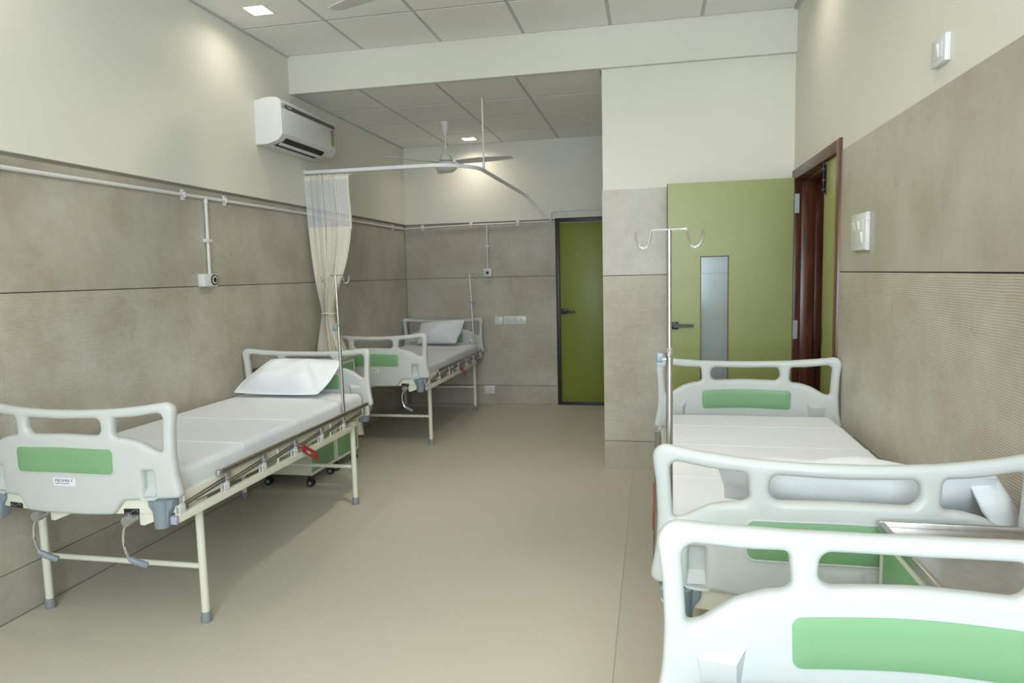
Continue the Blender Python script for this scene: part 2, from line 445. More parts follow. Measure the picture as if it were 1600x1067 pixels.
ZS = [0.0, 0.2055, 1.4, 2.0]
def wall_tiles(parent, us, place, d0, d1, top=2.0):
    for i, (a, b) in enumerate(((0.0, 0.2045), (0.2075, 1.398), (1.402, top))):
        grid_pieces(parent, 'wall_tile', M_rib if i == 1 else M_tile, us, [a + 0.0004, b], 0.0006, place, d0, d1)

# left wall: plaster stands a little proud of the tiled dado
wl = struct('wall_left', [M_grout, M_plaster], lambda bm: (box(bm, XL - 0.2, XL - 0.012, YR - 0.2, YB + 0.2, 0, 2.0),
                                                         box(bm, XL - 0.2, XL + 0.018, YR - 0.2, YB + 0.2, 2.0, 3.2, mi=1)))
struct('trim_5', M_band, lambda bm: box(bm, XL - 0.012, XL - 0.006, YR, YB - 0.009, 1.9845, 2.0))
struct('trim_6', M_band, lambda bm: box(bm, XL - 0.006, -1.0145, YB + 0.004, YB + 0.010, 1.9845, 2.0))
wall_tiles(wl, [YR, -1.22, -0.02, 1.18, 2.38, 3.58, 4.78, 5.98, YB - 0.006], lambda a, b, c, d, e, f: (e, f, a, b, c, d), XL - 0.012, XL - 0.004, 1.984)
# back wall, with the bathroom door opening on its right
wb = struct('wall_back', [M_grout, M_plaster], lambda bm: (box(bm, XL - 0.012, -1.014, YB + 0.010, YB + 0.2, 0, 2.0),
                                                         box(bm, XL - 0.012, -1.014, YB - 0.008, YB + 0.2, 2.0, 3.0, mi=1),
                                                         box(bm, -1.014, XC + 0.1, YB - 0.008, YB + 0.2, 2.008, 3.0, mi=1)))
wall_tiles(wb, [XL - 0.003, -2.214, -1.014], lambda a, b, c, d, e, f: (a, b, e, f, c, d), YB + 0.002, YB + 0.012, 1.984)
# block that closes the right half of the room: its front face and its side towards the alcove
wc = struct('wall_front', [M_grout, M_plaster], lambda bm: (box(bm, XC + 0.014, 1.086, YC + 0.012, YB + 0.3, 0, 2.0),
                                                       box(bm, XC + 0.004, 1.086, YC + 0.004, YB + 0.3, 2.0, 3.2, mi=1)))
wall_tiles(wc, [XC - 0.002, 0.30, XR], lambda a, b, c, d, e, f: (a, b, e, f, c, d), YC - 0.002, YC + 0.012)
wall_tiles(wc, [YC + 0.013, 6.11, YB], lambda a, b, c, d, e, f: (e, f, a, b, c, d), XC - 0.002, XC + 0.012)
# right wall, with the double door opening near the block
DY0, DY1 = 3.725, 4.908
wr = struct('wall_right', [M_grout, M_plaster], lambda bm: (box(bm, XR + 0.012, XR + 0.16, YR - 0.2, DY0, 0, 2.0),
                                                        box(bm, XR, XR + 0.16, YR - 0.2, DY0, 2.0, 3.2, mi=1),
                                                        box(bm, XR, XR + 0.16, DY0, YC + 0.004, 2.0655, 3.2, mi=1)))
wall_tiles(wr, [YR, -1.12, 0.08, 1.28, 2.48, DY0], lambda a, b, c, d, e, f: (e, f, a, b, c, d), XR - 0.003, XR + 0.012)
# rear wall behind the camera with the wide window the daylight comes through
wq = struct('wall_rear', M_plaster, lambda bm: (box(bm, XL, XR, YR - 0.2, YR, 0, 0.85), box(bm, XL, XR, YR - 0.2, YR, 2.7, 3.2),
                                               box(bm, XL, -1.0, YR - 0.2, YR, 0.85, 2.7), box(bm, 0.9, XR, YR - 0.2, YR, 0.85, 2.7)))
struct('window_1', M_white, lambda bm: [box(bm, x, x + 0.05, YR - 0.12, YR - 0.07, 0.85, 2.7) for x in (-1.0, -0.08, 0.85)] +
       [box(bm, -1.0, 0.9, YR - 0.12, YR - 0.07, z, z + 0.05) for z in (0.85, 2.65)])
# beam across the room
struct('trim_beam', M_plaster, lambda bm: box(bm, XL + 0.005, XR - 0.0005, YM, YM + 0.05, ZB, 3.2))
struct('trim_beam_soffit', M_plaster, lambda bm: box(bm, XC, XR - 0.0005, YM + 0.05, YC + 0.01, ZB, 3.2))
# corridor beyond the double door
struct('wall_corridor', M_plaster, lambda bm: (box(bm, 2.6, 2.7, YR, 5.7, 0, 2.9), box(bm, 1.086, 2.6, 5.6, 5.7, 0, 2.9), box(bm, 1.086, 2.6, YR - 0.1, YR, 0, 2.9)))
struct('ceiling_corridor', M_ceil, lambda bm: box(bm, 1.086, 2.7, YR, 5.7, 2.7, 2.8))
d4 = struct('door_4', M_green, lambda bm: box(bm, 1.12, 1.92, 5.56, 5.598, 0.005, 2.02, bevel=0.003))
part('door_handle', d4, M_black, lambda bm: box(bm, 1.16, 1.28, 5.52, 5.56, 1.0, 1.02, bevel=0.004))

# metal shadow-gap angle along the ceiling edges
def angle_strip(name, x0, x1, y0, y1, z):
    struct(name, M_tbar, lambda bm: box(bm, x0, x1, y0, y1, z - 0.012, z + 0.002))
angle_strip('trim_1', XL + 0.0185, XL + 0.032, YR, YM - 0.001, ZC)
angle_strip('trim_2', XR - 0.022, XR - 0.001, YR, YM - 0.001, ZC)
angle_strip('trim_3', XL + 0.0185, XL + 0.030, YM + 0.051, YB - 0.01, ZA)

# ------------------------------------------------------------------ bathroom door in the back wall (door_1)
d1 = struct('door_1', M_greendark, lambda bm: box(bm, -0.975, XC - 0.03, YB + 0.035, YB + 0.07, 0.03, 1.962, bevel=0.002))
def f(bm):
    box(bm, -1.0135, -0.977, YB - 0.012, YB + 0.09, 0.0, 2.0075, bevel=0.002)
    box(bm, XC - 0.036, XC - 0.003, YB - 0.012, YB + 0.09, 0.0, 2.0075, bevel=0.002)
    box(bm, -0.977, XC - 0.036, YB - 0.012, YB + 0.09, 1.966, 2.0075, bevel=0.002)
    box(bm, -0.977, XC - 0.036, YB - 0.012, YB + 0.09, 0.001, 0.026, bevel=0.002)
part('door_frame', d1, M_blackframe, f)
def f(bm):
    box(bm, -0.967, -0.905, YB + 0.018, YB + 0.036, 0.985, 1.043, bevel=0.003)
    box(bm, -0.935, -0.920, YB - 0.02, YB + 0.02, 1.006, 1.022, bevel=0.003)
    box(bm, -0.935, -0.815, YB - 0.03, YB - 0.012, 1.004, 1.024, bevel=0.004)
part('door_handle', d1, M_black, f)

# ------------------------------------------------------------------ double door in the right wall
# red-brown timber frame
def f(bm):
    x0, x1 = XR - 0.014, XR + 0.175
    box(bm, x0, x1, DY0 + 0.001, DY0 + 0.062, 0, 2.064, bevel=0.003)            # near jamb
    box(bm, x0, x1, DY0 + 0.062, DY1 - 0.05, 2.0, 2.064, bevel=0.003)           # head
    box(bm, XR + 0.045, XR + 0.10, DY0 + 0.062, DY1 - 0.05, 1.982, 2.0)         # rebate stop of the head
    # far jamb faces the room in steps
    box(bm, x0, XR + 0.035, DY1 - 0.05, DY1, 0, 2.064, bevel=0.003)
    box(bm, XR + 0.035, XR + 0.125, DY1 - 0.064, DY1, 0, 2.0, bevel=0.004)
    box(bm, XR + 0.125, x1, DY1 - 0.05, DY1, 0, 2.064, bevel=0.003)
trim = struct('trim_4', M_wood, f)
def hinge(bm, z):
    box(bm, XR - 0.016, XR + 0.024, DY1 - 0.053, DY1 - 0.0495, z, z + 0.125)
    tube(bm, [(XR - 0.018, DY1 - 0.056, z), (XR - 0.018, DY1 - 0.056, z + 0.125)], 0.006, 8)
    for k in range(4):
        tube(bm, [(XR + 0.008, DY1 - 0.0545, z + 0.02 + 0.028 * k), (XR + 0.008, DY1 - 0.0528, z + 0.02 + 0.028 * k)], 0.0035, 6)
for z in (1.785, 0.95, 0.2):
    part('hinge', trim, M_zinc, lambda bm: hinge(bm, z))
# wide leaf, opened flat in front of the block
LY = 4.800
d2 = struct_empty('door_2')
def f(bm):
    x0, x1, z0, z1 = 0.104, 0.904, 0.008, 2.008
    gx0, gx1, gz0, gz1 = 0.316, 0.502, 0.48, 1.517
    box(bm, x0, gx0, LY, LY + 0.034, z0, z1); box(bm, gx1, x1, LY, LY + 0.034, z0, z1)
    box(bm, gx0, gx1, LY, LY + 0.034, gz1, z1); box(bm, gx0, gx1, LY, LY + 0.034, z0, gz0)
part('door_leaf', d2, M_green, f)
part('door_lipping', d2, M_edge, lambda bm: (box(bm, 0.098, 0.104, LY, LY + 0.034, 0.008, 2.008), box(bm, 0.904, 0.910, LY, LY + 0.034, 0.008, 2.008)))
part('vision_pane', d2, M_glass, lambda bm: box(bm, 0.316, 0.502, LY + 0.015, LY + 0.021, 0.48, 1.517))
def f(bm):
    t = 0.006
    box(bm, 0.316, 0.316 + t, LY + 0.004, LY + 0.03, 0.48, 1.517); box(bm, 0.502 - t, 0.502, LY + 0.004, LY + 0.03, 0.48, 1.517)
    box(bm, 0.316, 0.502, LY + 0.004, LY + 0.03, 1.511, 1.517); box(bm, 0.316, 0.502, LY + 0.004, LY + 0.03, 0.48, 0.486)
part('glazing_bead', d2, M_edge, f)
def f(bm):
    box(bm, 0.124, 0.172, LY - 0.012, LY, 1.025, 1.077, bevel=0.003)
    box(bm, 0.140, 0.156, LY - 0.05, LY - 0.01, 1.043, 1.059, bevel=0.003)
    prism(bm, [(0.138, 1.038), (0.272, 1.043), (0.272, 1.061), (0.138, 1.064)], 'y', LY - 0.058, LY - 0.044)
part('door_handle', d2, M_black, f)
# narrow leaf, shut in the frame
d3 = struct('door_3', M_green, lambda bm: box(bm, XR + 0.004, XR + 0.040, DY0 + 0.066, 4.098, 0.008, 1.996, bevel=0.001))
part('door_lipping', d3, M_edge, lambda bm: box(bm, XR + 0.004, XR + 0.040, 4.098, 4.104, 0.008, 1.996))
def f(bm):
    y = 4.066
    box(bm, XR - 0.002, XR + 0.004, y - 0.016, y + 0.016, 1.82, 1.98)
    tube(bm, [(XR - 0.008, y, 1.83), (XR - 0.008, y, 2.04)], 0.006, 8)
    for z in (1.84, 1.89, 1.95): box(bm, XR - 0.014, XR, y - 0.014, y + 0.014, z, z + 0.014, bevel=0.002)
    tube(bm, [(XR - 0.008, y, 1.86), (XR - 0.03, y, 1.86)], 0.004, 8)
part('tower_bolt', d3, M_black, f)
part('lock_plate', d3, M_black, lambda bm: box(bm, XR + 0.0025, XR + 0.0045, 4.082, 4.098, 0.99, 1.09))
for z in (1.72, 0.95):
    part('hinge', d3, M_zinc, lambda bm: (tube(bm, [(XR - 0.006, DY0 + 0.066, z), (XR - 0.006, DY0 + 0.066, z + 0.14)], 0.006, 8), box(bm, XR - 0.002, XR + 0.004, DY0 + 0.066, DY0 + 0.09, z, z + 0.14)))

# ------------------------------------------------------------------ hospital bed
BOWD = 0.058
def bow(u): return -BOWD * (1 - min(1.0, (u / 0.455) ** 2))
def mirror(half):
    """half: right side from bottom centre up to top centre"""
    return half + [(-u, v, r) for u, v, r in reversed(half)]
OUT = mirror([(0.10, 0.536, 0), (0.196, 0.538, 0.028), (0.240, 0.594, 0.030), (0.40, 0.597, 0.0), (0.465, 0.600, 0.020),
              (0.447, 0.700, 0.3), (0.443, 0.780, 0.4), (0.447, 0.870, 0.4), (0.461, 0.981, 0.036), (0.34, 0.964, 0.5), (0.22, 0.953, 0.5), (0.08, 0.948, 0.5)])
MID = [(-0.167, 0.917, 0.022), (0.0, 0.913, 1.0), (0.167, 0.917, 0.022), (0.174, 0.849, 0.034), (0.0, 0.855, 1.0), (-0.174, 0.849, 0.034)]
SLOT = [(0.222, 0.918, 0.014), (0.30, 0.921, 0.6), (0.413, 0.937, 0.022), (0.404, 0.782, 0.020), (0.378, 0.787, 0.03), (0.318, 0.823, 0.09), (0.262, 0.840, 0.2), (0.215, 0.842, 0.030)]
SLOT_L = [(-u, v, r) for u, v, r in reversed(SLOT)]
GRIP = [(0.322, 0.712, 0.006), (0.364, 0.710, 0.006), (0.366, 0.612, 0.006), (0.322, 0.612, 0.006)]
GRIP_L = [(-u, v, r) for u, v, r in reversed(GRIP)]

def build_board(bed):
    fb = link('foot_board', finish(plate2d([fillet(l) for l in (OUT, MID, SLOT, SLOT_L, GRIP, GRIP_L)], 0.040, 0.0155, bow, -0.92, cuts=30), 'foot_board', M_abs, 35), bed)
    INS = fillet([(-0.222, 0.797, 0.018), (0.0, 0.805, 2.0), (0.217, 0.797, 0.018), (0.214, 0.700, 0.018), (0.0, 0.706, 2.0), (-0.222, 0.700, 0.018)])
    link('green_insert', finish(plate2d([INS], 0.004, 0.001, bow, -0.9405, cuts=16, res=1), 'green_insert', M_insert, 35), fb)
    link('green_insert', finish(plate2d([INS], 0.004, 0.001, bow, -0.8995, cuts=16, res=1), 'green_insert', M_insert, 35), fb)
    # pale bead around the insert
    ring_o = fillet([(-0.228, 0.803, 0.022), (0.0, 0.811, 2.0), (0.223, 0.803, 0.022), (0.220, 0.694, 0.022), (0.0, 0.700, 2.0), (-0.228, 0.694, 0.022)])
    link('insert_rim', finish(plate2d([ring_o, INS], 0.006, 0.002, bow, -0.940, cuts=16, res=1), 'insert_rim', M_abs, 35), fb)
    # hand grips: a pocket whose floor bulges on the mattress side
    for s in (1, -1):
        def g(bm):
            u0, u1 = sorted((s * 0.316, s * 0.372)); c = bow(0.343) - 0.92
            box(bm, u0, u1, c + 0.006, c + 0.0125, 0.605, 0.718)
            w_ = [(-0.046, 0.738, 0.012), (0.046, 0.738, 0.012), (0.040, 0.722, 0.034), (-0.026, 0.716, 0.036), (0.030, 0.640, 0.022), (-0.030, 0.640, 0.022), (0.030, 0.615, 0.010), (-0.030, 0.615, 0.010)]
            V = [bm.verts.new((s * 0.343 + s * a, c + t, z)) for a, z, t in w_]
            for q in ((0, 1, 2, 3), (3, 2, 4, 5), (5, 4, 6, 7), (1, 6, 4, 2), (0, 3, 5, 7), (0, 7, 6, 1)): bm.faces.new([V[k] for k in q])
            prism(bm, [(c - 0.016, 0.612), (c + 0.008, 0.646), (c + 0.008, 0.612)], 'x', u0 + 0.004, u1 - 0.004)
        part('grip_pocket', fb, M_abs, g)
    return fb

def build_bed():
    bed = thing('hospital_bed', 'x', 'bed')
    fb = build_board(bed)
    # same board again, turned round, at the head
    hb = link('head_board', fb.data, bed, rot=(0, 0, PI))
    for ch in fb.children:
        c = ch.copy(); COL.objects.link(c); c.parent = hb
    # plain moulded label panel on the head board
    LP = fillet([(-0.045, 0.688, 0.008), (0.045, 0.688, 0.008), (0.045, 0.648, 0.008), (-0.045, 0.648, 0.008)])
    link('label_panel', finish(plate2d([LP], 0.003, 0.001, bow, -0.9405, cuts=6, res=1), 'label_panel', M_abs, 35), hb)
    # maker's label on the foot board only
    bm = plate2d([fillet([(-0.050, 0.683, 0.003), (0.050, 0.683, 0.003), (0.050, 0.651, 0.003), (-0.050, 0.651, 0.003)])], 0.002, 0.0004, bow, -0.9405, cuts=6, res=1)
    yb = -0.9415 + bow(0)
    R = Matrix.Rotation(PI / 2, 4, 'X')
    add_text(bm, 'MEDIMEK', 0.0165, Matrix.Translation((-0.006, yb, 0.6725)) @ R, 1)
    add_text(bm, 'HOSPITAL EQUIPMENT', 0.0062, Matrix.Translation((-0.008, yb, 0.6615)) @ R, 1)
    prism(bm, [(0.033, 0.672), (0.0365, 0.669), (0.037, 0.676), (0.043, 0.681), (0.035, 0.678)], 'y', yb - 0.0004, yb, 1)
    link('maker_label', finish(bm, 'maker_label', [M_label, M_ink]), fb)
    # end rails with the symbol stickers, corner sockets
    ER = fillet([(-0.436, 0.600, 0.008), (0.436, 0.600, 0.008), (0.436, 0.537, 0.008), (-0.436, 0.537, 0.008)])
    er = link('end_rail', finish(plate2d([ER], 0.03, 0.004, bow, -0.905, cuts=20, res=1), 'end_rail', M_cream, 35), bed)
    er2 = link('end_rail', er.data, bed, rot=(0, 0, PI))
    def sticker(u0, u1, line):
        c = -0.9205
        bm = plate2d([[(u0, 0.538), (u1, 0.538), (u1, 0.559), (u0, 0.559)]], 0.0012, 0.0003, bow, c, cuts=4, res=1)
        um = (u0 + u1) / 2
        P = [(um + a, c - 0.0009 + bow(um + a), 0.5485 + b) for a, b in line]
        tube(bm, P, 0.0007, 4, mi=1)
        o = link('symbol_sticker', finish(bm, 'symbol_sticker', [M_sticker, M_linegrey]), er)
        o['label'] = 'black sticker with a grey line drawing of a tilted bed'
    sticker(0.228, 0.290, [(-0.026, -0.006), (-0.003, -0.006), (0.004, 0.004), (0.009, -0.002), (0.014, 0.006), (0.021, 0.006), (0.026, -0.004)])
    sticker(-0.318, -0.245, [(-0.031, -0.005), (-0.024, 0.002), (-0.018, -0.004), (0.002, -0.004), (0.010, 0.006), (0.018, 0.006), (0.027, -0.002)])
    W = fillet([(-0.054, 0.597, 0.006), (0.054, 0.597, 0.006), (0.052, 0.570, 0.02), (0.034, 0.548, 0.03), (0.029, 0.492, 0.006), (-0.029, 0.492, 0.006), (-0.034, 0.548, 0.03), (-0.052, 0.570, 0.02)])
    bm = plate2d([W], 0.046, 0.005, None, 0.0)
    tube(bm, [(0, -0.012, 0.490), (0, -0.012, 0.598)], [0.029, 0.034], 20)
    cs = finish(bm, 'corner_socket', M_greyplastic)
    for sx in (1, -1):
        for sy in (1, -1):
            link('corner_socket', cs, bed, (sx * 0.386, -sy * 0.938, 0), (0, 0, 0 if sy > 0 else PI))
    # mattress platform with its turned-down side flanges
    def f(bm):
        box(bm, -0.425, 0.425, -0.875, 0.875, 0.585, 0.602, bevel=0.004)
        for s in (1, -1):
            a, b = sorted((s * 0.415, s * 0.428)); box(bm, a, b, -0.885, 0.885, 0.548, 0.606, bevel=0.003)
            a, b = sorted((s * 0.36, s * 0.40)); box(bm, a, b, -0.885, 0.885, 0.535, 0.585, bevel=0.004)
        for y in (-0.45, 0.0, 0.45): box(bm, -0.42, 0.42, y - 0.02, y + 0.02, 0.55, 0.585)
    part('platform', bed, M_cream, f)
    # side flange posts seen through the folded rail
    for s in (1, -1):
        for y in (-0.89, -0.2, 0.36):
            part('sheet_hoop', bed, M_cream, lambda bm: tube(bm, smooth_path([(s * 0.428, y, 0.535), (s * 0.437, y, 0.54), (s * 0.437, y, 0.60), (s * 0.428, y, 0.607)], 3), 0.005, 6))
    # legs
    for sx in (1, -1):
        for sy in (1, -1):
            lg = part('leg', bed, M_cream, lambda bm: (tube(bm, [(sx * 0.391, sy * 0.745, 0.03), (sx * 0.391, sy * 0.745, 0.535)], 0.0165, 14),
                                                       box(bm, sx * 0.391 - 0.024, sx * 0.391 + 0.024, sy * 0.745 - 0.03, sy * 0.745 + 0.03, 0.50, 0.537, bevel=0.004)))
            part('rubber_foot', lg, M_greycap, lambda bm: lathe(bm, [(0.020, 0.0), (0.0222, 0.004), (0.0195, 0.042), (0.0172, 0.046)], sx * 0.391, sy * 0.745, 16))
    for sy in (1, -1):
        part('cross_bar', bed, M_cream, lambda bm: tube(bm, [(-0.380, sy * 0.745, 0.243), (0.380, sy * 0.745, 0.243)], 0.012, 10))
    # folded side rails
    base = [-0.92, -0.635, -0.345, -0.055, 0.23, 0.505]
    tops = [-0.62, -0.335, -0.045, 0.24, 0.515, 0.79]
    for s in (1, -1):
        sr = part('side_rail', bed, M_cream, lambda bm: box(bm, *sorted((s * 0.430, s * 0.455)), -0.945, 0.60, 0.505, 0.535, bevel=0.002))
        part('end_cap', sr, M_lilac, lambda bm: (box(bm, *sorted((s * 0.429, s * 0.456)), -0.963, -0.945, 0.504, 0.536, bevel=0.003), ))
        part('top_rail', sr, M_railsteel, lambda bm: (box(bm, *sorted((s * 0.437, s * 0.457)), -0.665, 0.86, 0.612, 0.636, bevel=0.008, seg=3), ))
        part('rail_end', sr, M_zinc, lambda bm: box(bm, *sorted((s * 0.435, s * 0.459)), -0.690, -0.660, 0.610, 0.638, bevel=0.008, seg=3))
        def lug(bm):
            for q in (0.4345, 0.4525):
                prism(bm, fillet([(-0.017, 0.533, 0), (0.017, 0.533, 0), (0.017, 0.578, 0.016), (-0.017, 0.578, 0.016)], 5), 'x', *sorted((s * q - 0.002, s * q + 0.002)))
            tube(bm, [(s * 0.430, 0, 0.562), (s * 0.458, 0, 0.562)], 0.0045, 8)
        bm = bmesh.new(); lug(bm); lm = finish(bm, 'hinge_lug', M_white)
        def hb_(bm):
            box(bm, *sorted((s * 0.438, s * 0.452)), -0.013, 0.017, 0.574, 0.614, bevel=0.002)
            tube(bm, [(s * 0.436, 0, 0.586), (s * 0.457, 0, 0.586)], 0.006, 8)
        bm = bmesh.new(); hb_(bm); hm = finish(bm, 'hinge_block', M_zinc)
        for y in base: link('hinge_lug', lm, sr, (0, y, 0))
        for y in tops: link('hinge_block', hm, sr, (0, y, 0))
        def links_(bm):
            for a, b in zip(base, tops):
                for dz in (0.0, 0.012): tube(bm, [(s * 0.4435, a, 0.556 + dz), (s * 0.4435, b, 0.578 + dz)], 0.0042, 6)
        bm = bmesh.new()
        for dz in (0.0, 0.012): tube(bm, [(s * 0.4435, 0, 0.556 + dz), (s * 0.4435, 0.287, 0.580 + dz)], 0.0042, 6)
        km = finish(bm, 'link_rod', M_railsteel)
        for a in base: link('link_rod', km, sr, (0, a, 0))
        # red release lever
        lev = [(3.178, 0.580), (3.166, 0.572), (3.172, 0.545), (3.186, 0.529), (3.265, 0.483), (3.315, 0.463), (3.322, 0.450), (3.338, 0.446), (3.342, 0.462), (3.324, 0.496), (3.297, 0.512), (3.235, 0.547)]
        hole = [(3.240, 0.524), (3.300, 0.493), (3.294, 0.485), (3.236, 0.514)]
        def g(bm2=None):
            bm = plate2d([[(y - 3.18, z) for y, z in lev], [(y - 3.18, z) for y, z in hole]], 0.005, 0.0008, None, 0.0, res=1)
            for v in bm.verts: v.co = Vector((s * 0.4625 + v.co.y * 0.8, v.co.x, v.co.z))
            return bm
        lv = link('release_lever', finish(g(), 'release_lever', M_red, 30), sr); lv['label'] = 'red release lever with a white arrow'
        part('arrow_mark', lv, M_white, lambda bm: (prism(bm, [(0.030, 0.538), (0.050, 0.527), (0.066, 0.526), (0.066, 0.512), (0.052, 0.518), (0.036, 0.529)], 'x', *sorted((s * 0.4645, s * 0.4652))),
                                                    tube(bm, [(s * 0.464, -0.002, 0.568), (s * 0.4665, -0.002, 0.568)], 0.005, 8))) if False else None
        part('lever_pivot', sr, M_zinc, lambda bm: tube(bm, [(s * 0.44, -0.002, 0.568), (s * 0.466, -0.002, 0.568)], 0.005, 8))
        part('lever_arrow', sr, M_white, lambda bm: prism(bm, [(0.034, 0.540), (0.040, 0.530), (0.056, 0.521), (0.062, 0.526), (0.064, 0.510), (0.050, 0.513), (0.052, 0.517), (0.036, 0.526)], 'x', *sorted((s * 0.4640, s * 0.4655))))
    # cranks below the foot end
    def crank(u):
        c = part('crank', bed, M_zinc, lambda bm: (tube(bm, [(u, -0.86, 0.520), (u, -0.985, 0.520)], 0.0155, 14), tube(bm, [(u, -0.975, 0.520), (u, -1.0, 0.520)], 0.020, 14)))
        part('crank_arm', c, M_chrome, lambda bm: tube(bm, smooth_path([(u, -0.99, 0.515), (u - 0.020, -0.99, 0.480), (u - 0.024, -0.99, 0.430), (u - 0.012, -0.99, 0.385), (u, -0.99, 0.362)], 5), 0.0052, 8))
        part('crank_handle', c, M_greyplastic, lambda bm: tube(bm, [(u - 0.003, -0.99, 0.372), (u + 0.012, -0.982, 0.358), (u + 0.048, -0.965, 0.336), (u + 0.052, -0.963, 0.333)], [0.010, 0.0125, 0.013, 0.010], 12))
        part('crank_bracket', bed, M_cream, lambda bm: (prism(bm, [(u + 0.018, 0.537), (u + 0.018, 0.490), (u + 0.035, 0.488), (u + 0.115, 0.520), (u + 0.13, 0.537)], 'y', -0.945, -0.90),
                                                        box(bm, u - 0.022, u - 0.016, -0.96, -0.90, 0.505, 0.537), tube(bm, [(u + 0.045, -0.948, 0.515), (u + 0.045, -0.94, 0.515)], 0.006, 8)))
    crank(0.262); crank(-0.150)
    # sockets that hold the drip pole
    for s in (1, -1):
        part('pole_socket', bed, M_cream, lambda bm: (tube(bm, [(s * 0.4265, 0.564, 0.54), (s * 0.4265, 0.564, 0.606)], 0.012, 12),))
    return bed

bed_a = build_bed()
BEDS = {'left': (bed_a, (-2.243, 3.18, 0), 0.0), }
bed_a.location = (-2.243, 3.18, 0)
bed_a['label'] = 'white hospital bed along the stone wall below the air conditioner'; bed_a['group'] = 'hospital beds'
bed_b = copy_tree(bed_a); bed_b.location = (-2.246, 6.20, 0)
bed_b['label'] = 'white hospital bed in the back alcove corner, beyond the curtain'
bed_c = copy_tree(bed_a); bed_c.location = (0.4615, 2.727, 0); bed_c.rotation_euler = (0, 0, PI - 0.008)
bed_c['label'] = 'white hospital bed with drip pole, in front of the open green door'
bed_d = copy_tree(bed_a); bed_d.location = (0.462, 0.312, 0); bed_d.rotation_euler = (0, 0, PI)
bed_d['label'] = 'hospital bed cut by the lower frame edge, only its large end board in view'

# ------------------------------------------------------------------ mattresses under white sheets
def mattress_mesh(seed, wav, folds=()):
    rnd = random.Random(seed)
    bm = bmesh.new()
    nx, ny = 22, 44; hx, hy = 0.400, 0.872; z0, z1 = 0.6025, 0.688; r = 0.022
    ph = [rnd.uniform(0, 6) for _ in range(6)]
    def top(u, v):
        x = u * hx; y = v * hy
        e = min(hx - abs(x), hy - abs(y))
        z = z1 - (r * (1 - min(1, e / r)) ** 2 * 0.9 if e < r else 0)
        z += wav * (math.sin(5 * x + 7 * y + ph[0]) + math.sin(11 * x - 4 * y + ph[1])) * 0.5
        for c in folds: z += 0.0030 * math.exp(-((y - c) / 0.006) ** 2) + 0.0012 * math.tanh((y - c) / 0.02)
        return z
    V = {}
    def edge_dist(i, n): return -1 + 2 * i / n
    us = sorted([-1, -0.985, -0.96, 0.96, 0.985, 1] + [-0.93 + 1.86 * i / nx for i in range(nx + 1)])
    vs = sorted([-1, -0.993, -0.98, 0.98, 0.993, 1] + [-0.965 + 1.93 * i / ny for i in range(ny + 1)] + [(c + d) / hy for c in folds for d in (-0.012, -0.007, -0.0035, 0.0, 0.0035, 0.007, 0.012)])
    for i, u in enumerate(us):
        for j, v in enumerate(vs): V[i, j] = bm.verts.new((u * hx, v * hy, top(u, v)))
    for i in range(len(us) - 1):
        for j in range(len(vs) - 1): bm.faces.new((V[i, j], V[i + 1, j], V[i + 1, j + 1], V[i, j + 1]))
    loop = [(i, 0) for i in range(len(us))] + [(len(us) - 1, j) for j in range(1, len(vs))] + [(i, len(vs) - 1) for i in range(len(us) - 2, -1, -1)] + [(0, j) for j in range(len(vs) - 2, 0, -1)]
    prev = [V[k] for k in loop]
    for lev in (0.78, 0.5, 0.22, 0.0):
        cur = []
        for n_, k in enumerate(loop):
            p = V[k].co; nx_ = (1 if k[0] == len(us) - 1 else -1 if k[0] == 0 else 0); ny_ = (1 if k[1] == len(vs) - 1 else -1 if k[1] == 0 else 0)
            wv = wav * 1.6 * math.sin(n_ * 0.9 + ph[2] + 3 * lev) * math.sin(n_ * 0.23 + ph[3])
            bul = 0.004 * math.sin(PI * lev) + abs(wv) * 0.6
            cur.append(bm.verts.new((p.x + nx_ * bul * (0.6), p.y + ny_ * bul * 0.5, z0 + (z1 - r * 0.5 - z0) * lev + (wv * 0.3 if lev > 0 else 0))))
        for a in range(len(loop)):
            b = (a + 1) % len(loop); bm.faces.new((prev[a], prev[b], cur[b], cur[a]))
        prev = cur
    bm.faces.new(prev)
    return finish(bm, 'mattress', M_sheet, 70)
def place_rel(o, bed):
    o.location = bed.location; o.rotation_euler = bed.rotation_euler
for bed, lab, sd, wv, fo in ((bed_a, 'mattress in a smooth white sheet on the bed below the air conditioner', 1, 0.0022, (-0.41, 0.07)),
                         (bed_b, 'mattress in a rumpled white sheet on the back corner bed', 2, 0.005, ()),
                         (bed_c, 'mattress in a flat white sheet on the bed before the open green door', 3, 0.0015, (-0.60, -0.21, 0.26)),
                         (bed_d, 'mattress on the bed cut off by the lower frame edge, only its end showing', 4, 0.002, ())):
    o = link('mattress', mattress_mesh(sd, wv, fo)); place_rel(o, bed); tag(o, lab, 'mattress', 'mattresses on the beds')

